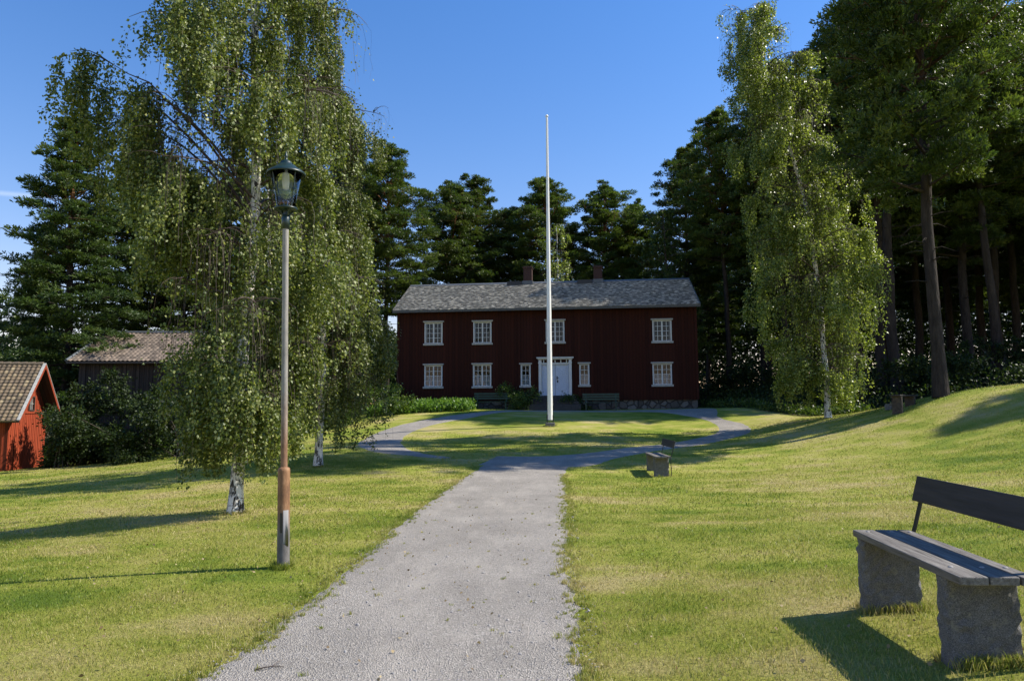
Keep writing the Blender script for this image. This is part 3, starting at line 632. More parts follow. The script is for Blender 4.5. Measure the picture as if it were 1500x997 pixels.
put('a', 566, 51, 222, 'tall pine with a bare reddish trunk left of the house corner', BEH, sx=1.02)
put('b', 662, 58, 272, 'first broad pine above the left half of the house roof', BEH, sx=1.12)
put('a', 700, 61, 266, 'pine rising just left of the left chimney', BEH, sx=1.0)
put('a', 745, 63, 312, 'low dark pine just behind the left chimney', BEH, sx=.9)
put('a', 805, 59, 266, 'round topped pine directly behind the flagpole', BEH, sx=1.15)
put('b', 893, 59, 274, 'pine above the right chimney, tallest of those right of the flagpole', BEH, sx=1.1)
put('b', 936, 60, 300, 'bushy pine right of the right chimney', BEH, sx=1.0)
RG = 'dark trees at the right end of the house'
put('a', 1012, 55, 222, 'tall dark pine rising above the right end of the roof', RG, sx=.95)
put('c', 1068, 48, 165, 'high pine with open crown left of the tall slender birch', RG, sx=.95)
put('a', 1158, 45, 0, 'pine behind the upper part of the slender birch, its shadow on the house roof', RG, height=22, sx=.85)
put('c', 1120, 52, 190, 'pine half hidden behind the slender birch', RG, sx=1.1)
FR = 'pines of the wood on the right'
put('e', 1378, 26, 0, 'biggest pine at the lawn edge on the right, thick bare trunk beside the shaded bench', FR, base=(P(1378, 577, 23.0).x, 23.0), height=23, rz=1.0, sx=.8)
put('c', 1318, 37.3, 0, 'thick dark trunked pine behind the slender birch, left of the biggest pine', FR, height=24, sx=1.2)
put('c', 1297, 38.8, 0, 'dark pine with slimmer trunk next to the slender birch', FR, height=24, sx=1.2)
put('a', 1262, 46, 0, 'pine deep behind the slender birch crown', FR, height=23, sx=1.2)
put('e', 1425, 40, 0, 'pine in the wood just right of the biggest pine', FR, height=24)
put('c', 1472, 42, 0, 'pine near the right edge of the picture inside the wood', FR, height=23, sx=1.3)
put('a', 1215, 56, 0, 'tall pine behind the middle of the slender birch', FR, height=22, sx=1.2)
deep = 'dark pine trunk deep inside the wood on the right'
for (u, d, k, h) in [(1350, 50, 'c', 24), (1400, 55, 'a', 23), (1450, 52, 'c', 25), (1495, 47, 'c', 22), (1180, 66, 'b', 22), (1240, 64, 'c', 24), (1300, 60, 'a', 22), (1380, 66, 'b', 22), (1470, 66, 'c', 23), (1130, 70, 'b', 20), (1530, 58, 'b', 22), (1040, 78, 'b', 19)]:
    put(k, u, d, 0, deep, 'pines deep inside the wood on the right', height=h, sx=1.15)
# trees outside the frame whose shadows cross the lawn
SH = 'pines right of the lawn that throw shadows over it'
for (x, y, k, h) in [(25.5, 25.6, 'c', 18), (32, 21, 'c', 18), (33, 41, 'a', 23), (26, 37.4, 'c', 23), (36, 37, 'b', 20), (41, 44, 'b', 21), (47, 38, 'a', 21), (52, 47, 'b', 21), (45, 52, 'a', 21), (58, 42, 'b', 20), (38, 49, 'b', 21), (60, 55, 'a', 21)]:
    put(k, 0, 0, 0, 'tall pine standing right of the lawn beyond the picture edge', SH, base=(x, y), height=h, sx=.7 if y < 30 else 1)
LG = 'dark conifers behind the left birches and the barn'
put('d', 97, 41, 178, 'big dark conifer behind the barn at far left, long side branches', LG, sx=1.15)
put('d', 58, 47, 330, 'lower bushy conifer left of the big dark conifer', LG, sx=.85)
put('a', 185, 50, 240, 'dark pine behind the barn roof, left of the big birch crown', LG, sx=1.2)
put('b', 262, 48, 260, 'dark pine right of the barn behind the big birch', LG, sx=1.2)
put('a', 350, 52, 250, 'dark pine hidden behind the big birch trunk', LG, sx=1.2)
put('b', 430, 50, 260, 'dark pine hidden behind the lamp lantern', LG, sx=1.2)
put('a', 494, 54, 228, 'pine peeking out between the birches and the reddish pine', LG, sx=1.0)

# ------------------------------------------------------------------ broadleaf trees and shrubs
def blob_tree(name, base, H, crown, n, size, mat, rg, label, cat, group=None, trunk_r=.09, stems=1):
    """crown: list of (dx,dy,z,rx,ry,rz) leaf masses made of many small sprays"""
    root = empty(name, base, 0, label, cat, group); mb = MB()
    for (dx, dy, z, rx, ry, rz) in crown:
        sx0 = rg.normal(0, .12*stems); sy0 = rg.normal(0, .12*stems)
        mb.tube([(sx0, sy0, -.05), (dx*.3+sx0, dy*.3+sy0, z*.5), (dx, dy, z+rz*.4)], [trunk_r, trunk_r*.7, .01], 6, cap=False)
    mb.build('trunk' if stems == 1 else 'stems', M['darkbark'], root)
    vol = np.array([c[3]*c[4]*c[5] for c in crown])**.67; k = rg.choice(len(crown), max(40, n//28), p=vol/vol.sum()); C = np.array(crown)[k]
    u = rg.normal(size=(len(k), 3)); u /= np.linalg.norm(u, axis=1)[:, None]; u *= (rg.random(len(k))**.4)[:, None]
    sc = C[:, :3]+u*C[:, 3:]; i = rg.choice(len(k), n); d = u[i]+rg.normal(0, .3, (n, 3)); s = rg.random(n)[:, None]*rg.uniform(.25, .6, n)[:, None]
    pos = sc[i]+d*s*.7+rg.normal(0, .06, (n, 3)); pos[:, 2] -= s[:, 0]*.12; pos[:, 2] = np.maximum(pos[:, 2], .05)
    tip = d*.6; tip[:, 2] -= .25
    leaf_obj('crown' if stems == 1 else 'foliage', pos, tip, size*rg.uniform(.6, 1.3, n), mat, root, rg, .62); return root
rg = np.random.default_rng(33)
b = at_depth(818, 51); t_ = P(818, 312, 51).z-b.z
limbs = [(.25+.73*i/40, az, 2.3*max(.36, min(1, (1.05-(.25+.73*i/40))*1.6))*rg.uniform(.7, 1.1)) for i, az in enumerate(gold(40, 2))]
birch('birch_tree', b, [(0, 0, 0), (.1, 0, t_*.5), (0, 0, t_*.97)], .09, limbs, .13, 24, M['birch_leaf_far'], rg, 'pale green birch behind the house roof just right of the flagpole', strand=(.5, 1.7), sdens=4, subs=4)
b = at_depth(985, 49); t_ = P(985, 290, 49).z-b.z
birch('birch_tree', b, [(0, 0, 0), (-.1, 0, t_*.5), (-.3, 0, t_*.97)], .09, [(h, a, l*1.25) for h, a, l in limbs], .13, 55, M['broad'], rg, 'dark drooping birch at the right end of the roof', strand=(.6, 2.2), sdens=4, subs=4, bark='darkbark')
# left background
def crownset(H, w, lo, n, rg): return [(rg.normal(0, w*.33), rg.normal(0, w*.33), lo+(H-lo)*(k+.5)/n, w*.5*rg.uniform(.6, 1)*(1-.5*(k/n)), w*.5*rg.uniform(.6, 1)*(1-.5*(k/n)), (H-lo)/n*1.0) for k in range(n)]
for (u, d, tv, w, lab) in [(18, 52, 428, 5, 'light green broadleaf tree behind the red shed at the left edge'), (-25, 46, 420, 5, 'broadleaf tree beyond the left edge of the red shed roof'), (70, 56, 480, 5, 'light green tree between the red shed and the barn'),
                           (150, 60, 470, 6, 'broadleaf tree behind the barn roof'), (300, 58, 440, 6, 'broadleaf tree far behind the big birch'), (400, 60, 440, 6, 'broadleaf tree far behind the lamp post'), (500, 60, 450, 6, 'broadleaf tree left of the house, behind the birches')]:
    b = at_depth(u, d); H = P(u, tv, d).z-b.z
    blob_tree('broadleaf_tree', b, H, crownset(H*.95, w, 1.2, 9, rg), 9000, .17, M['broad'], rg, lab, 'tree', 'broadleaf trees along the left background')
for (u, d, h, w, n, sz, lab, m) in [(143, 32.5, 3.9, 2.1, 13000, .13, 'tall dark leafy bush between the red shed and the barn', 'broad'), (205, 31, 2.6, 2.4, 8000, .12, 'lower bush in front of the barn wall', 'broad'), (92, 30.6, 2.3, 1.2, 6000, .12, 'dark bush right against the red shed corner', 'broad'),
                              (262, 32, 3.4, 3, 9000, .13, 'bush in front of the barn behind the big birch trunk', 'broad'), (330, 33, 3.2, 3, 8000, .13, 'bush behind the big birch, left of the lamp post', 'broad'), (560, 42.2, 1.7, 2.4, 5000, .10, 'low bush at the left corner of the house', 'broad'),
                              (500, 38, 3.0, 3.4, 8000, .13, 'round bush between the second birch and the house', 'broad'), (430, 36, 3.2, 3.4, 8000, .13, 'bush behind the lamp post pole', 'broad')]:
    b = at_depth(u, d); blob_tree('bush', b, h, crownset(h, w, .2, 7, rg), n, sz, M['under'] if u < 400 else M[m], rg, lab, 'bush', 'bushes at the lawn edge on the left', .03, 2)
b = Vector((1.0, 0, 0))
# right wood undergrowth, bushes at the lawn edge
for (u, d, h, w, n, sz, lab) in [(1075, 44, 2.6, 3.4, 9000, .14, 'sunlit green bush in the gap right of the house'), (1150, 42, 2.4, 3.4, 8000, .14, 'bush behind the slender birch trunk, left side'), (1255, 36, 2.2, 3, 7000, .14, 'bush at the wood edge right of the slender birch'),
                            (1340, 38, 1.9, 3, 7000, .14, 'bush behind the shaded bench'), (1420, 34, 1.9, 3, 7000, .14, 'bush at the wood edge right of the biggest pine'), (1490, 36, 2.4, 3.4, 7000, .14, 'bush at the wood edge by the right picture border'), (1210, 46, 3.2, 3.6, 8000, .14, 'tall bush in the wood behind the slender birch')]:
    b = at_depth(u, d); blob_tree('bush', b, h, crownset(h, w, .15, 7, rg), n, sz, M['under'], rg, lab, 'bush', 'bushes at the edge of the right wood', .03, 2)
def scatter_leaves(name, x, y, zlo, zhi, size, mat, label, cat, rg, tipz=.3, clump=20, spread=.35):
    i = rg.integers(0, len(x), len(x)*clump); n = len(i); X = x[i]+rg.normal(0, spread, n); Y = y[i]+rg.normal(0, spread, n); top = (zhi*rg.uniform(.4, 1, len(x)))[i] if np.isscalar(zhi) else zhi[i]
    Zz = gz(X, Y)+zlo+(top-zlo)*rg.random(n)**.8; tip = rg.normal(0, .6, (n, 3)); tip[:, 2] += tipz
    o = leaf_obj(name, np.stack([X, Y, Zz], -1), tip, size*rg.uniform(.6, 1.3, n), mat, None, rg, .5); return tag(o, label, cat, kind='stuff')
n = 1700; x = rng.uniform(10, 48, n); y = rng.uniform(0, 34, n)+forest_edge(x)+.5
scatter_leaves('undergrowth', x, y, 0, 1.3, .13, M['under'], 'low dark undergrowth on the forest floor under the right pines', 'undergrowth', rng, clump=42, spread=.45)
n = 260; x = rng.uniform(11.5, 15.5, n); y = forest_edge(x)+np.abs(rng.normal(0, .8, n))-.3+.5*np.sin(x*2.1)
scatter_leaves('tall_grass', x, y, 0, .5, .13, M['broad'], 'unmown bright green weeds at the lawn edge by the slender birch', 'weeds', rng, 1.2, 16, .2)
n = 900; x = rng.uniform(-30, -9.5, n); y = forest_edge(x)+rng.uniform(.2, 12, n)
scatter_leaves('undergrowth', x, y, 0, .9, .15, M['broad'], 'low green growth under the trees left of the house', 'undergrowth', rng, clump=30)
# far wood closing the horizon: one uncountable mass
def far_wood():
    V = []; n = 7500; ang = rng.uniform(R(-62), R(62), n); d = rng.uniform(84, 120, n); x = d*np.sin(ang); y = d*np.cos(ang); side = np.interp(x, [-75, -20, -8, 18, 30], [9, 9.5, 6, 8, 17]); h = side*rng.uniform(.6, 1.25, n)
    i = rng.integers(0, n, n*60); m = len(i); pos = np.stack([x[i]+rng.normal(0, 1.5, m), y[i]+rng.normal(0, 1.5, m), gz(x[i], y[i])+h[i]*rng.random(m)**.7], -1)
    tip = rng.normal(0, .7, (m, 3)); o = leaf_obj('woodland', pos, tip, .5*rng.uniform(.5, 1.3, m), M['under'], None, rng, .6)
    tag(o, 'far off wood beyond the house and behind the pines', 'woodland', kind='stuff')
far_wood()

# ------------------------------------------------------------------ main house
FL = P(581, 590, 42.6); FRt = P(1024, 590, 40.6)
hx = Vector((FRt.x-FL.x, FRt.y-FL.y, 0)); HL = hx.length; hx.normalize(); hy = Vector((-hx.y, hx.x, 0)); hyaw = math.atan2(hx.y, hx.x)
HB = 1.45
house = empty('farmhouse', (FL.x, FL.y, HB), hyaw, 'long dark red two storey timber house with grey slate roof behind the flagpole', 'house')
def fac(u, v, off=0):                        # facade coordinates of a picture point
    r = ray(u, v); o = Vector((0, 0, EYE)); p0 = Vector((FL.x, FL.y, 0)) - hy*off
    k = (p0-o).dot(hy)/r.dot(hy); q = o+r*k; return ((q-p0).dot(hx), q.z-HB)
ZW = fac(800, 585.5)[1]; ZE = fac(800, 453.5)[1]+.22; DEP = 7.6; OV = .45
ZR = (P(800, 416.5, 41.7+DEP/2).z-HB)
print('house', HL, ZW, ZE, ZR)
wins = []   # x0,x1,z0,z1,kind
def wrect(u, vt, vb, w):
    cx, zt = fac(u, vt); _, zb = fac(u, vb); return (cx-w/2, cx+w/2, zb, zt)
for (u, vt, vb) in [(635.3, 473, 503), (706.7, 472, 502), (813, 470.5, 500.5), (969.3, 469.5, 499.5)]: wins.append(wrect(u, vt, vb, 1.02)+('up',))
for (u, vt, vb) in [(635, 535.5, 566), (706.3, 534.5, 565.5), (969.7, 533, 563)]: wins.append(wrect(u, vt, vb, 1.02)+('down',))
for (u, vt, vb) in [(770, 534.5, 564.5), (855.8, 533.5, 563.5)]: wins.append(wrect(u, vt, vb, .50)+('narrow',))
dx0 = fac(793.5, 560)[0]; dx1 = fac(833.5, 560)[0]; dz1 = fac(813, 533.5)[1]; dz0 = fac(813, 579)[1]
door_rect = (dx0, dx1, dz0, dz1)
def wall_with_holes(mb, L, z0, z1, th, holes, wavy=0):
    xs = sorted({0, L}|{h[0] for h in holes}|{h[1] for h in holes}); zs = sorted({z0, z1}|{h[2] for h in holes}|{h[3] for h in holes})
    for i in range(len(xs)-1):
        j = 0
        while j < len(zs)-1:
            mx = (xs[i]+xs[i+1])/2; free = lambda q: not any(h[0] < mx < h[1] and h[2] < (zs[q]+zs[q+1])/2 < h[3] for h in holes)
            if not free(j): j += 1; continue
            k = j
            while k+1 < len(zs)-1 and free(k+1): k += 1
            mb.box((xs[i], 0, zs[j]), (xs[i+1], th, zs[k+1])); j = k+1
w = MB(); wall_with_holes(w, HL, ZW, ZE, .22, [q[:4] for q in wins]+[door_rect])
w.box((0, .22, ZW), (.2, DEP-.2, ZE)); w.box((HL-.2, .22, ZW), (HL, DEP-.2, ZE)); w.box((0, DEP-.2, ZW), (HL, DEP, ZE))
for xx in (.0, HL-.2):
    w.add([(xx, 0, ZE), (xx+.2, 0, ZE), (xx+.2, DEP, ZE), (xx, DEP, ZE), (xx, DEP/2, ZR-.15), (xx+.2, DEP/2, ZR-.15)], [(0, 4, 3), (1, 2, 5), (0, 1, 5, 4), (3, 4, 5, 2)])
# vertical cover strips, corner boards, and the skirt board above the stones
xb = .1
while xb < HL-.1:
    for (za, zb) in ([(ZW, ZE)] if not any(h[0]-.2 < xb < h[1]+.2 for h in [q[:4] for q in wins]+[door_rect]) else []): w.box((xb-.022, -.022, za+.01), (xb+.022, 0, zb))
    xb += .19
w.box((-.025, -.03, ZW), (.12, 0, ZE)); w.box((HL-.12, -.03, ZW), (HL+.025, 0, ZE)); w.box((0, -.05, ZW-.03), (HL, 0, ZW-.002))
xm = fac(761, 500)[0]; w.box((xm-.07, -.035, ZW), (xm+.07, -.023, ZE)); xm = fac(866, 500)[0]; w.box((xm-.07, -.035, ZW+0), (xm+.07, -.023, ZE))
w.build('wall', M['housewood'], house)
ins = MB(); ins.box((.3, 1.6, ZW+.05), (HL-.3, 1.7, ZE-.05)); ins.box((.25, .3, (ZW+ZE)/2-.1), (HL-.25, 1.55, (ZW+ZE)/2)); ins.box((.25, .3, ZW), (HL-.25, 1.55, ZW+.04)); ins.build('interior', M['dark'], house)
f = MB(); f.box((.06, .04, -1.0), (HL-.06, DEP-.05, ZW-.032)); fo = f.build('foundation', M['stone'], house)
v_ = MB(); vx, vz = fac(660.5, 590.5); v_.box((vx-.15, -.01, vz-.12), (vx+.15, .035, vz+.12)); v_.build('cellar_vent', M['dark'], fo)
def window(q):
    x0, x1, z0, z1, kind = q; nar = kind == 'narrow'
    fr = MB(); cw = .045
    fr.box((x0-cw, -.045, z0), (x0, 0, z1)); fr.box((x1, -.045, z0), (x1+cw, 0, z1)); fr.box((x0-cw, -.045, z1), (x1+cw, 0, z1+cw))
    wn = fr.build('window', M['white'], house, .004)
    c = MB(); c.box((x0-cw-.09, -.11, z1+cw+.001), (x1+cw+.09, 0, z1+cw+.075)); c.box((x0-cw-.05, -.075, z1+cw-.03), (x1+cw+.05, -.046, z1+cw)); c.build('cornice', M['offwhite'], wn, .006)
    s = MB(); s.box((x0-cw-.08, -.10, z0-.12), (x1+cw+.08, 0, z0-.001)); s.build('sill', M['offwhite'], wn, .006)
    sash = MB(); n = 1 if nar else 2; wd = (x1-x0)/n
    for k in range(n):
        a = x0+k*wd; b_ = a+wd; t = .042; ya, yb = .005, .05
        sash.box((a, ya, z0), (a+t, yb, z1)); sash.box((b_-t, ya, z0), (b_, yb, z1)); sash.box((a+t, ya, z0), (b_-t, yb, z0+t)); sash.box((a+t, ya, z1-t), (b_-t, yb, z1))
        mxx = (a+b_)/2; sash.box((mxx-.014, ya+.006, z0+t), (mxx+.014, yb-.01, z1-t))
        for r_ in (1, 2, 3):
            zz = z0+t+(z1-z0-2*t)*r_/4
            sash.box((a+t, ya+.008, zz-.011), (mxx-.011, yb-.012, zz+.011)); sash.box((mxx+.011, ya+.008, zz-.011), (b_-t, yb-.012, zz+.011))
    sh = sash.build('sash', M['white'], wn)
    p = MB(); p.quad((x0+.03, .03, z0+.03), (x1-.03, .03, z0+.03), (x1-.03, .03, z1-.03), (x0+.03, .03, z1-.03)); p.build('pane', M['glass'], wn)
    # cloth behind the glass, gathered into folds
    cu = MB(); 
    def cloth(xa, xb_, za, zb):
        N = 28; vs = []; fs = []
        for i in range(N+1):
            xx = xa+(xb_-xa)*i/N; yy = .14+.018*math.sin(i*1.7)+.01*math.sin(i*.9); vs += [(xx, yy, za), (xx, yy+.01, zb)]
        for i in range(N): fs.append((2*i, 2*i+2, 2*i+3, 2*i+1))
        cu.add(vs, fs, True)
    if kind != 'up': cloth(x0+.01, x1-.01, z0, z0+(z1-z0)*.53)
    else:
        wdt = (x1-x0)*.1; cloth(x0+.01, x0+wdt, z0, z1-.02); cu.build('curtain', M['curtain'], wn); cu = MB(); cloth(x1-wdt, x1-.01, z0, z1-.02)
    cu.build('curtain', M['curtain'], wn)
for q in wins: window(q)
# door: two leaves of herringbone boards under a small entablature
door_frame = MB(); cxd = (dx0+dx1)/2; pz0 = fac(813, 583.5)[1]
for s in (-1, 1):
    e = dx0 if s < 0 else dx1; a, b_ = sorted((e, e+s*.17)); door_frame.box((a, -.10, pz0), (b_, 0, dz1+.28)); door_frame.box((a-.025, -.125, dz1+.05), (b_+.025, -.1, dz1+.12)); door_frame.box((a-.02, -.12, pz0), (b_+.02, -.101, pz0+.18))
ft = fac(813, 523)[1]
door_frame.box((dx0, -.06, dz1), (dx1, 0, dz1+.10)); door_frame.box((dx0-.22, -.16, ft-.14), (dx1+.22, 0, ft-.075)); door_frame.box((dx0-.29, -.24, ft-.074), (dx1+.29, 0, ft))
for s in (0, 1, 2, 3, 4): door_frame.box((dx0+.1+s*(dx1-dx0-.26)/4, -.05, dz1+.101), (dx0+.16+s*(dx1-dx0-.26)/4, -.01, ft-.141))
dfo = door_frame.build('door_frame', M['white'], house, .006)
tr_ = MB(); tr_.box((dx0, .005, dz1+.101), (dx1, .02, ft-.141)); tr_.build('transom', M['dark'], dfo)
for s, (a, b_) in enumerate(((dx0, cxd-.008), (cxd+.008, dx1))):
    dm = MB(); dm.box((a, .03, dz0), (b_, .08, dz1)); W = b_-a; mid = (a+b_)/2; zz = dz0-.5
    while zz < dz1+.2:                       # chevron battens, clipped to the leaf
        for sg in (-1, 1):
            def pt(t, dz): return (mid+sg*t*W*.5, zz+dz+(.42*W)*(1-t) if False else zz+dz+.46*W*t)
            A_, B_ = pt(.02, 0), pt(.97, 0); 
            if A_[1] > dz0+.02 and B_[1]+.09 < dz1-.02:
                dm.add([(A_[0], .03, A_[1]), (B_[0], .03, B_[1]), (B_[0], .03, B_[1]+.10), (A_[0], .03, A_[1]+.10), (A_[0], .014, A_[1]+.01), (B_[0], .014, B_[1]+.01), (B_[0], .014, B_[1]+.09), (A_[0], .014, A_[1]+.09)],
                       [(4, 5, 6, 7), (0, 1, 5, 4), (3, 7, 6, 2), (0, 4, 7, 3), (1, 2, 6, 5)])
        zz += .125
    dl = dm.build('door', M['doorpaint'], house)
    if s == 1:
        h_ = MB(); hz = (dz0+dz1)/2; h_.box((a+.07, -.005, hz+.02), (a+.13, .013, hz+.22)); h_.tube([(a+.1, -.005, hz+.12), (a+.1, -.05, hz+.12), (a+.22, -.05, hz+.12)], .012, 6); h_.box((a+.09, -.004, hz-.16), (a+.17, .013, hz-.02)); h_.build('handle', M['iron'], dl)
st = MB()
for i in range(4):
    top = dz0-.02-.17*i; st.box((dx0-.35-.12*i, -.55-.32*i, top-.165 if i < 3 else -.6), (dx1+.35+.12*i, (.02 if i == 0 else -.552-.32*(i-1)), top))
stp = st.build('steps', M['step'], house, .012)
# roof with real slates
rf = MB()
sl = math.hypot(DEP/2+OV, (ZR-ZE)*(DEP/2+OV)/(DEP/2)); ang = math.atan2(ZR-ZE, DEP/2); ey0 = -OV; ez0 = ZE-OV*math.tan(ang)
for s in (0, 1):
    yy = (lambda y: y) if s == 0 else (lambda y: DEP-y)
    q = [(-.15, yy(ey0), ez0), (HL+.15, yy(ey0), ez0), (HL+.15, DEP/2, ZR), (-.15, DEP/2, ZR)]; q2 = [(a, b_, c+.10) for a, b_, c in q]
    rf.add(q+q2, [(0, 1, 2, 3), (7, 6, 5, 4), (0, 4, 5, 1), (1, 5, 6, 2), (3, 7, 4, 0)])
roof = rf.build('roof', M['ridge'], house)
def slates(x0, x1, ya, za, yb, zb, cw, ch, mat, parent, rg, name='slates', th=.02, wave=0):
    L = math.hypot(yb-ya, zb-za); ny_ = int(L/ch); Vs, Fs, rn = [], [], []; dy, dz = (yb-ya)/L, (zb-za)/L; nyv, nzv = -dz*np.sign(yb-ya), abs(dy)
    nyv = -dz if yb > ya else dz
    for r_ in range(ny_+1):
        n = int((x1-x0)/cw)+1; off = (r_ % 2)*.5*cw; xs = x0+np.arange(n+1)*cw-off
        for k in range(n+1):
            a = max(x0, xs[k]+.004); b_ = min(x1, xs[k]+cw-.004+rg.normal(0, .004))
            if b_-a < .03: continue
            s0 = r_*ch-.03+rg.normal(0, .012); s1 = min(s0+ch*1.5, L); 
            if s1 <= s0: continue
            t0 = th*rg.uniform(1.2, 2.2); t1 = .004; i = len(Vs)
            for (xx, ss, tt_) in ((a, s0, t0), (b_, s0, t0+rg.normal(0, .004)), (b_, s1, t1), (a, s1, t1), (a, s0, 0), (b_, s0, 0)):
                Vs.append((xx, ya+dy*ss+nyv*tt_, za+dz*ss+nzv*tt_))
            Fs += [(i, i+1, i+2, i+3), (i+4, i+5, i+1, i)]; rn += [rg.random()]*6
    return np_mesh(name, Vs, Fs, mat, parent, rnd=rn)
slates(-.17, HL+.17, ey0, ez0+.102, DEP/2, ZR+.102, .17, .13, M['slate'], roof, np.random.default_rng(2), th=.016)
slates(-.17, HL+.17, DEP-ey0, ez0+.102, DEP/2, ZR+.102, .6, .5, M['slate'], roof, np.random.default_rng(3))
rc = MB()
for s in (-1, 1): rc.add([(-.19, DEP/2, ZR+.17), (HL+.19, DEP/2, ZR+.17), (HL+.19, DEP/2+s*.17, ZR+.07), (-.19, DEP/2+s*.17, ZR+.07), (-.19, DEP/2, ZR+.14), (HL+.19, DEP/2, ZR+.14), (HL+.19, DEP/2+s*.17, ZR+.04), (-.19, DEP/2+s*.17, ZR+.04)], [(0, 1, 2, 3), (4, 7, 6, 5), (2, 6, 7, 3), (0, 3, 7, 4), (1, 5, 6, 2)])
rc.build('ridge_cap', M['lead'], roof)
for xx in (-.20, HL+.16):
    for s in (0, 1):
        vb = MB(); y0_ = ey0 if s == 0 else DEP-ey0; vb.add([(xx, y0_, ez0-.06), (xx+.04, y0_, ez0-.06), (xx+.04, DEP/2, ZR-.06), (xx, DEP/2, ZR-.06), (xx, y0_, ez0+.15), (xx+.04, y0_, ez0+.15), (xx+.04, DEP/2, ZR+.15), (xx, DEP/2, ZR+.15)], [(0, 3, 2, 1), (4, 5, 6, 7), (0, 1, 5, 4), (1, 2, 6, 5), (3, 7, 6, 2), (0, 4, 7, 3)]); vb.build('bargeboard', M['ridge'], roof)

gt = MB(); gt.box((-.15, ey0-.03, ez0-.05), (HL+.15, ey0-.002, ez0+.10)); gt.build('eaves_board', M['ridge'], roof)
# chimneys on the ridge
for (u, vt) in ((773.5, 391), (876, 390)):
    r = ray(u, 413); k = (DEP/2+FL.y)/r.y; 
    # x on the ridge line
    o_ = Vector((0, 0, EYE)); p0 = Vector((FL.x, FL.y, 0))+hy*(DEP/2); k = (p0-o_).dot(hy)/r.dot(hy); cx = (o_+r*k-p0).dot(hx)
    zt = P(u, vt, (o_+r*k).y).z-HB
    c = MB(); c.box((cx-.28, DEP/2-.28, ZR-.2), (cx+.28, DEP/2+.28, zt-.14)); c.box((cx-.33, DEP/2-.33, zt-.139), (cx+.33, DEP/2+.33, zt-.07)); c.box((cx-.29, DEP/2-.29, zt-.069), (cx+.29, DEP/2+.29, zt)); ch = c.build('chimney', M['brick'], roof, .01)
    fl = MB(); fl.box((cx-.34, DEP/2-.34, ZR-.05), (cx+.34, DEP/2+.34, ZR+.20)); fl.build('flashing', M['lead'], ch)
    lad = MB(); lad.box((cx-1.35, DEP/2-.42, ZR-.10), (cx-.36, DEP/2-.30, ZR+.16)); lad.build('roof_step', M['iron'], roof)

# ------------------------------------------------------------------ red shed at the left edge
def sx_at(u, d): return P(u, 600, d).x
Lc = Vector((sx_at(14, 30), 30, 0)); Rc = Vector((sx_at(68, 34), 34, 0)); SW = (Rc-Lc).length; gdir = (Rc-Lc).normalized(); nrm = Vector((gdir.y, -gdir.x, 0))
zb_ = -1.25; shed = empty('red_shed', (Lc.x, Lc.y, zb_), math.atan2(nrm.y, nrm.x), 'bright red wooden shed with clay tile roof at the left edge', 'shed')
# local: +x = out of the gable, +y = along the gable away from the camera
SL = 9.0; ZE2 = P(68, 603, 34).z-zb_; ZR2 = ZE2+SW/2*1.0; print('shed', SW, ZE2, ZR2)
g = MB(); wx = SW*.50
hole = (SW*.485, SW*.61, ZE2+.10, ZE2+.66)
g.box((-.12, 0, 0), (0, SW, ZE2))
# gable triangle with the little window opening left clear
def tri_h(y): return ZE2+min(y, SW-y)*1.0
ys = [0, hole[0], hole[1], SW/2, SW]
ys = sorted(set(ys))
for a, b_ in zip(ys[:-1], ys[1:]):
    lo = ZE2+.001
    segs = [(lo, lo, tri_h(a), tri_h(b_))] if not (a >= hole[0]-1e-6 and b_ <= hole[1]+1e-6) else [(lo, lo, hole[2], hole[2]), (hole[3], hole[3], tri_h(a), tri_h(b_))]
    for (l0, l1, h0, h1) in segs:
        g.add([(-.12, a, l0), (0, a, l0), (0, b_, l1), (-.12, b_, l1), (-.12, a, h0), (0, a, h0), (0, b_, h1), (-.12, b_, h1)], [(0, 3, 2, 1), (4, 5, 6, 7), (0, 1, 5, 4), (1, 2, 6, 5), (2, 3, 7, 6), (3, 0, 4, 7)])
y = .07
while y < SW:
    top = tri_h(y)-.05
    if hole[0]-.1 < y < hole[1]+.1:
        g.box((0, y-.02, .02), (.02, y+.02, ZE2-.06))
    else: g.box((0, y-.02, .02), (.02, y+.02, ZE2-.06)); g.box((0, y-.018, ZE2+.03), (.02, y+.018, top))
    y += .20
g.box((0, 0, ZE2-.06), (.045, SW, ZE2+.03)); g.build('gable_wall', M['shedwood'], shed)
lw = MB(); lw.box((-SL, 0, 0), (-.12, .12, ZE2)); lw.box((-SL, SW-.12, 0), (-.12, SW, ZE2)); lw.box((-SL, .12, 0), (-SL+.12, SW-.12, ZE2))
x = -.2
while x > -SL: lw.box((x-.02, -.02, .02), (x+.02, 0, ZE2-.02)); x -= .2
lw.build('wall', M['shedlong'], shed)
wf = MB(); h0, h1, h2, h3 = hole
for bx_ in (((-.04, h0-.06, h2-.06), (.05, h0, h3+.06)), ((-.04, h1, h2-.06), (.05, h1+.06, h3+.06)), ((-.04, h0, h3), (.05, h1, h3+.06)), ((-.04, h0, h2-.06), (.07, h1, h2))): wf.box(*bx_)
sw_ = wf.build('window', M['barnwood'], shed)
mm = MB()
for k in (1, 2): mm.box((-.02, h0+(h1-h0)*k/3-.015, h2), (.02, h0+(h1-h0)*k/3+.015, h3))
mm.box((-.015, h0, (h2+h3)/2-.012), (.015, h1, (h2+h3)/2+.012)); mm.build('glazing_bar', M['offwhite'], sw_)
pn = MB(); pn.quad((-.03, h0, h2), (-.03, h1, h2), (-.03, h1, h3), (-.03, h0, h3)); pn.build('pane', simple('dim_glass', (.09, .10, .10), .15, spec=.8), sw_)
OX = .55; OY = .45; rs = MB(); zeo = ZE2-OY
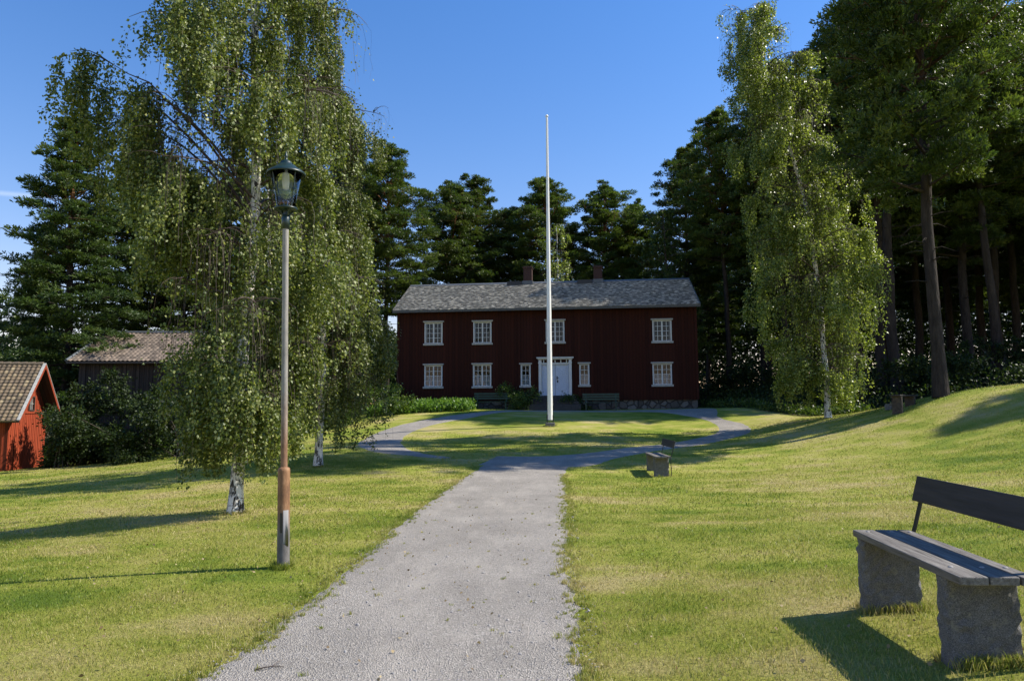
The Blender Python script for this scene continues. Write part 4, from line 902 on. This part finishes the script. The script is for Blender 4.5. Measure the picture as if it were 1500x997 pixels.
for s in (0, 1):
    yy = (lambda q: q) if s == 0 else (lambda q: SW-q)
    q = [(-SL-.3, yy(-OY), zeo), (OX, yy(-OY), zeo), (OX, SW/2, ZR2), (-SL-.3, SW/2, ZR2)]; q2 = [(a, b_, c+.08) for a, b_, c in q]
    rs.add(q+q2, [(0, 1, 2, 3), (7, 6, 5, 4), (0, 4, 5, 1), (1, 5, 6, 2), (3, 7, 4, 0)])
sroof = rs.build('roof', M['barnwood'], shed)
def pantiles(x0, x1, ya, za, yb, zb, pitch, course, mat, parent, rg, name='roof_tiles'):
    L = math.hypot(yb-ya, zb-za); nc = int(round((x1-x0)/pitch)); nr = int(round(L/course)); sub = 6
    dy, dz = (yb-ya)/L, (zb-za)/L; nyv = -dz if yb > ya else dz; nzv = abs(dy); Vs, Fs, rn = [], [], []
    for r_ in range(nr):
        s0 = r_*L/nr-.02; s1 = (r_+1)*L/nr+.03; rv = rg.random(nc)
        for c in range(nc):
            i = len(Vs); a = x0+(x1-x0)*c/nc; w_ = (x1-x0)/nc; lift = rg.uniform(.0, .012)
            for k in range(sub+1):
                t = k/sub; hh = .045*(math.sin(2*math.pi*t)*.5+.5)*(.6+.4*t)+.01
                for ss, ex in ((s0, .03+lift), (s1, .0)):
                    h_ = hh+ex; Vs.append((a+w_*t*.995, ya+dy*ss+nyv*h_, za+dz*ss+nzv*h_)); rn.append(rv[c])
                h_ = 0.0; Vs.append((a+w_*t*.995, ya+dy*s0+nyv*.0, za+dz*s0)); rn.append(rv[c])
            for k in range(sub): j = i+3*k; Fs += [(j, j+3, j+4, j+1), (j+2, j+5, j+3, j)]
    return np_mesh(name, Vs, Fs, mat, parent, rnd=rn, smooth=False)
pantiles(-SL-.3, OX-.09, -OY-.02, zeo+.06, SW/2, ZR2+.08, .20, .215, M['pantile'], sroof, np.random.default_rng(8))
pantiles(-SL-.3, OX-.09, SW+OY+.02, zeo+.06, SW/2, ZR2+.08, .48, .5, M['pantile'], sroof, np.random.default_rng(9))
rt_ = MB()
for i in range(30): a = -SL-.3+i*(SL+OX+.2)/30; rt_.tube([(a, SW/2, ZR2+.11), (a+.34, SW/2, ZR2+.125)], [.085, .1], 10)
rt_.build('ridge_tiles', M['pantile'], sroof)
bb = MB()
for s in (0, 1):
    y0_ = -OY-.03 if s == 0 else SW+OY+.03
    bb.add([(OX-.09, y0_, zeo+.09), (OX+.03, y0_, zeo+.09), (OX+.03, SW/2, ZR2+.13), (OX-.09, SW/2, ZR2+.13), (OX-.09, y0_, zeo+.13), (OX+.03, y0_, zeo+.13), (OX+.03, SW/2, ZR2+.17), (OX-.09, SW/2, ZR2+.17)], [(0, 3, 2, 1), (4, 5, 6, 7), (0, 1, 5, 4), (1, 2, 6, 5), (0, 4, 7, 3), (2, 3, 7, 6)])
bb.build('verge_board', M['offwhite'], sroof)
bf = MB()
for s in (0, 1):
    y0_ = -OY if s == 0 else SW+OY
    bf = MB(); bf.add([(OX, y0_, zeo-.10), (OX+.028, y0_, zeo-.10), (OX+.028, SW/2, ZR2-.06), (OX, SW/2, ZR2-.06), (OX, y0_, zeo+.085), (OX+.028, y0_, zeo+.085), (OX+.028, SW/2, ZR2+.125), (OX, SW/2, ZR2+.125)], [(0, 3, 2, 1), (4, 5, 6, 7), (0, 1, 5, 4), (1, 2, 6, 5), (0, 4, 7, 3), (2, 3, 7, 6)]); bf.build('bargeboard', M['shedlong'], sroof)
if shed.name == 'red_shed': pass

# ------------------------------------------------------------------ old barn with hipped roof
bl = at_depth(97, 38); bz = bl.z-.4; BW = 12.5; BD = 8; byaw = R(4)
barn = empty('old_barn', (bl.x, bl.y, bz), byaw, 'dark weathered timber barn with an old tile roof behind the big birch', 'barn')
BE = P(97, 530, 38).z-bz; BR = BE+2.0; wb = MB(); wb.box((.35, .35, 0), (BW-.35, BD-.35, BE)); 
x = .45
while x < BW-.4: wb.box((x-.03, .32, .05), (x+.03, .35, BE)); x += .24
wb.build('wall', M['barnwood'], barn)
dd = MB(); dd.box((5.2, .28, .05), (7.8, .318, 2.7)); dd.build('door', simple('old_door', (.035, .027, .02), .9), barn)
br = MB(); hip = 0.0; pts = [(-.1, -.1, BE), (BW+.1, -.1, BE), (BW+.1, BD+.1, BE), (-.1, BD+.1, BE), (hip, BD/2, BR), (BW-hip, BD/2, BR)]; pb = [(a, b_, c-.08) for a, b_, c in pts[:4]]
br.add(pts+pb, [(1, 2, 5), (2, 3, 4, 5), (3, 0, 4), (0, 1, 5, 4), (6, 7, 1, 0), (7, 8, 2, 1), (8, 9, 3, 2), (9, 6, 0, 3), (9, 8, 7, 6)]); broof = br.build('roof', M['barntile'], barn)
# tile courses over the front and the left hip
def hip_tiles():
    Vs, Fs, rn = [], [], []; rg = np.random.default_rng(4); n = 15
    for face in ('front',):
        for r_ in range(n):
            s0, s1 = r_/n, min((r_+1.25)/n, 1)
            if face == 'front': w0, w1 = -.1+s0*(hip+.1), BW+.1-s0*(hip+.1)
            else: w0, w1 = -.1+s0*(BD/2+.1), BD+.1-s0*(BD/2+.1)
            k = w0
            while k < w1-.05:
                e = min(k+.24, w1); i = len(Vs); v = rg.random(); rise = .045
                for (kk, ss, hh) in ((k, s0, .05), (k+(e-k)*.5, s0, .05+rise), (e, s0, .05), (k, s1, .02), (k+(e-k)*.5, s1, .02+rise), (e, s1, .02)):
                    if face == 'front': Vs.append((kk, -.12+ss*(BD/2+.1), BE+ss*(BR-BE)+hh))
                    else: Vs.append((-.12+ss*(hip+.1), kk, BE+ss*(BR-BE)+hh))
                    rn.append(v)
                Fs += [(i, i+1, i+4, i+3), (i+1, i+2, i+5, i+4)]; k = e
    np_mesh('roof_tiles', Vs, Fs, M['barntile'], broof, rnd=rn)
hip_tiles()
hb = MB()
for a, b_ in (((-.1, -.1, BE), (-.05, BD/2, BR)), ((hip, BD/2, BR), (BW-hip, BD/2, BR))): hb.tube([Vector(a)+Vector((0, 0, .07)), Vector(b_)+Vector((0, 0, .07))], .085, 8)
hb.build('ridge_tiles', M['lead'], broof)

# ------------------------------------------------------------------ flagpole
fb = G(806, 624); ft_ = P(801, 172, fb.y)
fp = empty('flagpole', fb, 0, 'white flagpole standing on the oval lawn in front of the house door', 'flagpole')
hp = ft_.z-fb.z; ln_ = (P(804.3, 172, fb.y).x-P(806, 624, fb.y).x); dxp = ft_.x-fb.x
m = MB(); NP = 12; m.tube([(dxp*t, 0, .28+(hp-.28)*t) for t in np.linspace(0, 1, NP)], [float(np.interp(t, [0, .35, 1], [.115, .10, .045])) for t in np.linspace(0, 1, NP)], 20); m.build('pole', M['polepaint'], fp)
m = MB(); m.lathe([(0, hp+.12), (.05, hp+.11), (.075, hp+.06), (.06, hp+.01), (.03, hp-.01)], 16, c=(dxp, 0)); m.build('finial', M['polepaint'], fp)
m = MB(); m.box((-.20, -.17, -.3), (.20, .17, .16)); m.build('base_block', M['concrete'], fp, .02)
m = MB(); m.box((-.15, -.05, .12), (-.115, .05, .5)); m.box((.115, -.05, .12), (.15, .05, .5)); m.tube([(-.17, 0, .4), (.17, 0, .4)], .012, 6); m.build('bracket', M['iron'], fp)
m = MB(); m.tube([(.125+(dxp)*t-.07*t, -.03, .9+(hp-1.0)*t) for t in np.linspace(0, 1, 10)], .004, 4); m.build('halyard', M['twine'], fp)

# ------------------------------------------------------------------ street lamp
lb_ = G(415, 831); lamp = empty('street_lamp', lb_, 0, 'old green lantern on a tall rusty grey post left of the path', 'lamp post'); lamp.rotation_euler = (0, R(-1.15), 0)
def lz(v): return P(415, v, lb_.y).z-lb_.z
zb1 = lz(685); zp = lz(322); zl0 = lz(305.5); zl1 = lz(254); zr = lz(236); print('lamp', zb1, zp, zl0, zl1)
m = MB(); m.lathe([(.063, -.3), (.063, .35), (.062, .36), (.062, zb1-.03), (.059, zb1-.004), (.04, zb1+.01), (.03, zb1+.012)], 32); m.build('base_tube', M['rust'], lamp)
m = MB(); m.tube([(0, 0, zb1), (0, 0, zb1+.8), (0, 0, 2.5), (0, 0, zp)], [.0345, .033, .0325, .032], 24); m.build('pole', M['galv'], lamp)
m = MB()   # service hatch plate wrapped round the tube
aa = [R(-78+6.5*i) for i in range(9)]; vs = []
for a_ in aa:
    for z_ in (.25, .585): vs.append((  .0655*math.cos(a_),   .0655*math.sin(a_), z_+ (0.0 if z_ > .5 else .03*math.sin(3*a_))))
for a_ in aa:
    for z_ in (.25, .585): vs.append((.063*math.cos(a_), .063*math.sin(a_), z_))
fs = [(2*i, 2*i+2, 2*i+3, 2*i+1) for i in range(8)]+[(2*i, 18+2*i, 20+2*i, 2*i+2) for i in range(8)]+[(2*i+1, 2*i+3, 21+2*i, 19+2*i) for i in range(8)]+[(0, 1, 19, 18), (16, 34, 35, 17)]
m.add(vs, fs, True); m.build('hatch_plate', M['plate'], lamp)
m = MB(); m.box((-.016, -.0655, .36), (.008, -.061, .56)); m.build('hatch', M['iron'], lamp)
lan = MB(); lan.lathe([(.0, zp-.10), (.040, zp-.10), (.043, zp-.02), (.043, zp+.02), (.038, zp+.03), (.036, zp+.05), (.0, zp+.05)], 24)
for k in range(4):
    a_ = R(45+90*k); lan.tube([(.03*math.cos(a_), .03*math.sin(a_), zp+.03), (.05*math.cos(a_), .05*math.sin(a_), zp+.07), (.095*math.cos(a_), .095*math.sin(a_), zl0-.012)], .009, 6)
lan.tube([(0, 0, zp+.05), (0, 0, zl0)], .022, 10)
lan.lathe([(0, zl0-.016), (.118, zl0-.016), (.124, zl0-.008), (.120, zl0+.004), (.095, zl0+.012), (0, zl0+.012)], 32)
rb, rt2 = .094, .165; hz_ = zl1-zl0
for k in range(4):
    a_ = R(45+90*k+8); 
    lan.tube([((rb+.004)*math.cos(a_), (rb+.004)*math.sin(a_), zl0+.01), ((rt2+.004)*math.cos(a_), (rt2+.004)*math.sin(a_), zl1)], .007, 6)
    mz = zl0+hz_*.5; mr = (rb+rt2)/2+.012; lan.box((mr*math.cos(a_)-.012, mr*math.sin(a_)-.012, mz-.012), (mr*math.cos(a_)+.012, mr*math.sin(a_)+.012, mz+.012))
lnt = lan.build('lantern', M['lampgreen'], lamp)
m = MB(); m.lathe([(.20, zl1-.022), (.208, zl1-.018), (.205, zl1-.004), (.182, zl1+.018), (.14, zl1+.045), (.095, zl1+.085), (.062, zl1+.105), (.060, zl1+.12), (.048, zl1+.135), (.03, zl1+.145), (.014, zl1+.15), (.014, zl1+.18), (.02, zl1+.19), (.012, zl1+.205), (.005, zl1+.245), (.0, zl1+.25)], 36)
m.lathe([(.19, zl1-.022), (.178, zl1-.012), (.16, zl1+.012), (0, zl1+.03)], 36); m.build('lantern_roof', M['lampgreen'], lnt)
m = MB(); m.lathe([(rb, zl0+.012), (rt2, zl1), (rt2-.004, zl1), (rb-.004, zl0+.012), (rb, zl0+.012)], 36); m.build('glass', M['lampglass'], lnt)
m = MB(); m.lathe([(0, zl1-.19), (.03, zl1-.185), (.038, zl1-.15), (.036, zl1-.09), (.024, zl1-.06), (.018, zl1-.04)], 18); m.build('bulb', M['bulb'], lnt)
m = MB(); m.lathe([(.018, zl1-.045), (.05, zl1-.04), (.05, zl1-.02), (.15, zl1-.004), (.155, zl1+.006)], 24); m.build('reflector', M['reflector'], lnt)

# ------------------------------------------------------------------ benches with granite legs
def chipped(mb, a, b_, rg, amp=.008, n=(3, 8, 9)):
    """a split granite block: box grid with rough surface"""
    (x0, y0, z0), (x1, y1, z1) = a, b_; nx_, ny_, nz_ = n; idx = {}; vs = []; fs = []
    def vert(i, j, k):
        if (i, j, k) not in idx:
            p = np.array([x0+(x1-x0)*i/nx_, y0+(y1-y0)*j/ny_, z0+(z1-z0)*k/nz_])+rg.normal(0, amp, 3)*[1, 1, 0 if k in (0, nz_) else 1]
            e = (i in (0, nx_))+(j in (0, ny_))
            if e == 2: c = np.array([(x0+x1)/2, (y0+y1)/2, p[2]]); p = p+(c-p)*rg.uniform(.0, .10)
            idx[(i, j, k)] = len(vs); vs.append(tuple(p))
        return idx[(i, j, k)]
    for i in range(nx_):
        for k in range(nz_):
            fs.append((vert(i, 0, k), vert(i+1, 0, k), vert(i+1, 0, k+1), vert(i, 0, k+1))); fs.append((vert(i, ny_, k), vert(i, ny_, k+1), vert(i+1, ny_, k+1), vert(i+1, ny_, k)))
    for j in range(ny_):
        for k in range(nz_):
            fs.append((vert(0, j, k), vert(0, j, k+1), vert(0, j+1, k+1), vert(0, j+1, k))); fs.append((vert(nx_, j, k), vert(nx_, j+1, k), vert(nx_, j+1, k+1), vert(nx_, j, k+1)))
    for i in range(nx_):
        for j in range(ny_):
            fs.append((vert(i, j, nz_), vert(i+1, j, nz_), vert(i+1, j+1, nz_), vert(i, j+1, nz_)))
    mb.add(vs, fs)
def stone_bench(base, rz, label, L=1.62, leggap=1.12, group=None, seed=1, first=None, back=True):
    """local x = towards the back, local y = along the seat"""
    rg = np.random.default_rng(seed); root = empty('bench', base, rz, label, 'bench', group); D = .40
    for s in (-1, 1):
        m = MB(); cy = s*leggap/2; chipped(m, (.0, cy-.065, -.2), (.37, cy+.065, .45), rg, .0038, (10, 4, 16)); m.build('leg', M['granite'] if back else M['darkbark'], root)  # backless bench: dark brown replaces granite so the legs look shaded
    m = MB()
    for (a, w_) in ((-.01, .15), (.144, .15), (.298, .09)): m.box((a, -L/2-.06+rg.normal(0, .006), .452), (a+w_-.006, L/2-.06+rg.normal(0, .006), .497))
    m.build('seat', M['plank'] if back else M['backplank'], root, .006)  # backless bench: darker plank colour stands in for tree shade
    if not back: return root
    for s in (-1, 1):
        for bx in (.06, .22, .34):
            m = MB(); m.lathe([(0, .503), (.011, .5025), (.014, .4975)], 10, c=(bx, s*leggap/2)); m.build('bolt', M['plate'], root)
    for s in (-1, 1):
        m = MB(); cy = s*(leggap/2+.12); pts = [(.415, -.1), (.40, .44), (.425, .52), (.518, .855)]
        for (a, b_) in zip(pts[:-1], pts[1:]): m.add([(a[0], cy-.02, a[1]), (a[0]+.012, cy-.02, a[1]), (a[0]+.012, cy+.02, a[1]), (a[0], cy+.02, a[1]), (b_[0], cy-.02, b_[1]), (b_[0]+.012, cy-.02, b_[1]), (b_[0]+.012, cy+.02, b_[1]), (b_[0], cy+.02, b_[1])], [(0, 3, 2, 1), (4, 5, 6, 7), (0, 1, 5, 4), (1, 2, 6, 5), (2, 3, 7, 6), (3, 0, 4, 7)])
        m.build('upright', M['iron'], root)
    m = MB(); t = math.atan2(.105, .38); Mx = Matrix.Translation((.475, 0, .78)) @ Matrix.Rotation(t, 4, 'Y'); m.box((-.018, -L/2, -.09), (.018, L/2, .09), Mx); m.build('backrest', M['backplank'], root, .005)
    return root
BG = 'plank benches on granite legs'
pn_ = P(1384, 963, 3.9); pf_ = P(1264, 890, 5.0); ax = Vector((pf_.x-pn_.x, pf_.y-pn_.y, 0)); mid = (pn_+pf_)/2; mid.z = (pn_.z+pf_.z)/2
stone_bench((mid.x, mid.y, mid.z), math.atan2(ax.y, ax.x)-math.pi/2, 'large plank bench on granite legs in the right foreground', seed=4, leggap=ax.length-.0, L=ax.length+.32, group=BG)
b2 = G(966, 697); stone_bench((b2.x-.12, b2.y+.55, g1(b2.x, b2.y+.4)), math.radians(-2), 'small looking bench on granite legs in the middle of the right lawn', seed=5, group=BG)
b3 = G(1337, 598); stone_bench((b3.x, b3.y+.2, b3.z), math.radians(128), 'distant bench without a back, coloured dark to look shaded, beside the biggest pine trunk', seed=6, group=BG, back=False).scale = (.85, .85, .9)
st_ = MB(); s3 = G(1308, 598); chipped(st_, (-.22, -.14, -.05), (.22, .14, .16), np.random.default_rng(3), .02, (5, 4, 3)); so_ = st_.build('rock', M['granite']); so_.location = s3; tag(so_, 'low grey rock on the grass left of the distant bench', 'rock')

# ------------------------------------------------------------------ green benches by the house wall
def green_bench(u, label):
    lx = fac(u, 596)[0]; p = Vector((FL.x, FL.y, 0))+hx*lx-hy*1.15; z = g1(p.x, p.y); root = empty('garden_bench', (p.x, p.y, z), hyaw, label, 'bench', 'green benches against the house front')
    m = MB()
    for y_ in (-.30, -.20, -.10, 0.0): m.box((-1.05, y_, .42), (1.05, y_+.08, .45))
    m.build('seat', M['benchgreen'], root, .004)
    m = MB()
    for z_ in (.58, .72, .86): m.box((-1.05, .11+(z_-.5)*.22, z_), (1.05, .135+(z_-.5)*.22, z_+.10))
    m.build('backrest', M['benchgreen'], root, .004)
    for x_ in (-.85, .85):
        m = MB(); m.box((x_-.03, -.28, -.05), (x_+.03, -.22, .418)); m.box((x_-.03, .04, -.05), (x_+.03, .10, .418)); m.box((x_-.025, -.28, .36), (x_+.025, .1, .415)); m.add([(x_-.025, .10, .40), (x_+.025, .10, .40), (x_+.025, .14, .40), (x_-.025, .14, .40), (x_-.025, .195, .95), (x_+.025, .195, .95), (x_+.025, .235, .95), (x_-.025, .235, .95)], [(0, 3, 2, 1), (4, 5, 6, 7), (0, 1, 5, 4), (1, 2, 6, 5), (2, 3, 7, 6), (3, 0, 4, 7)]); m.build('leg', M['benchgreen'], root)
green_bench(724, 'green painted bench against the house wall, left of the door')
green_bench(880, 'green painted bench against the house wall, right of the door')

# ------------------------------------------------------------------ planting in front of the house
n = 700; lx = rng.uniform(-.6, fac(700, 600)[0], n); off = rng.uniform(1.5, 3.9, n)-np.clip(lx*.12, 0, .9); q = np.array([FL.x, FL.y])[None]+np.outer(lx, [hx.x, hx.y])-np.outer(off, [hy.x, hy.y])
kp = ~on_path(q[:, 0], q[:, 1]); q = q[kp]; n = len(q); hgt = .25+.4*rng.random(n)
scatter_leaves('flower_bed', q[:, 0], q[:, 1], 0, hgt, .15, M['bed'], 'bed of bright green leafy plants along the left part of the house wall', 'flower bed', rng, .9, 26, .12)
p = Vector((FL.x, FL.y, 0))+hx*fac(758, 590)[0]-hy*.9; blob_tree('bush', (p.x, p.y, g1(p.x, p.y)), 1.5, crownset(1.35, 1.5, .2, 5, rg), 4500, .09, M['broad'], rg, 'dark round bush against the house just left of the door steps', 'bush', None, .025, 2)
p = Vector((FL.x, FL.y, 0))+hx*fac(846, 590)[0]-hy*.8; blob_tree('bush', (p.x, p.y, g1(p.x, p.y)), 1.0, crownset(.8, 1.1, .1, 4, rg), 2500, .08, M['broad'], rg, 'small dark bush against the house just right of the door steps', 'bush', None, .02, 2)
# bare earth round trunks

# unmown grass left standing round the posts, legs and trunks
ring = []
for (c, r_, k) in ((lb_, .075, 26), (G(345, 752), .14, 40), (fb, .24, 30), (G(465, 683), .13, 20), (b2, .25, 14)):
    for i in range(k): a_ = random.uniform(0, 6.28); q_ = r_+abs(random.gauss(0, .03)); ring.append((c.x+q_*math.cos(a_), c.y+q_*math.sin(a_), random.uniform(.7, 1.5)))
for s_ in (-1, 1):
    c = mid+ax.normalized()*s_*ax.length/2; pr_ = Vector((ax.y, -ax.x, 0)).normalized()
    for i in range(46):
        t_ = random.uniform(-.02, .40); o_ = random.choice((-1, 1))*random.uniform(.07, .11); p_ = c+pr_*t_+ax.normalized()*o_; ring.append((p_.x, p_.y, random.uniform(.7, 1.5)))
tufts('long_grass', ring, 20, .05, .005, M['blade'], 'longer unmown grass round the foot of the lamp post, trunks and bench legs', rng)
# fallen leaves and a twig
n = 1500; y = 3+15*rng.random(n)**1.3; x = rng.uniform(-.75, .75, n)*y; near = rng.random(n) < .5; x = np.where(near, rng.normal(-3.5, 2.2, n), x); yy_ = np.where(near, np.abs(rng.normal(8.5, 3, n))+2.5, y)
tipf = rng.normal(0, 1, (n, 3)); tipf[:, 2] *= .15
o_ = leaf_obj('fallen_leaves', np.stack([x, yy_, gz(x, yy_)+.028], -1), tipf, rng.uniform(.015, .035, n), M['dryleaf'], None, rng, .8); tag(o_, 'small dry birch leaves fallen on lawn and gravel', 'leaves', kind='stuff')
tg = G(372, 985); m = MB(); m.tube([(0, 0, .018), (.06, .01, .03), (.12, .05, .025), (.17, .05, .02)], [.004, .004, .003, .0015], 5); m.tube([(.10, .035, .026), (.12, .09, .04), (.13, .13, .03)], [.003, .002, .001], 4)
o_ = m.build('twig', M['twig']); o_.location = (tg.x, tg.y, g1(tg.x, tg.y)); tag(o_, 'small forked dry twig lying on the gravel at the lower left', 'twig')
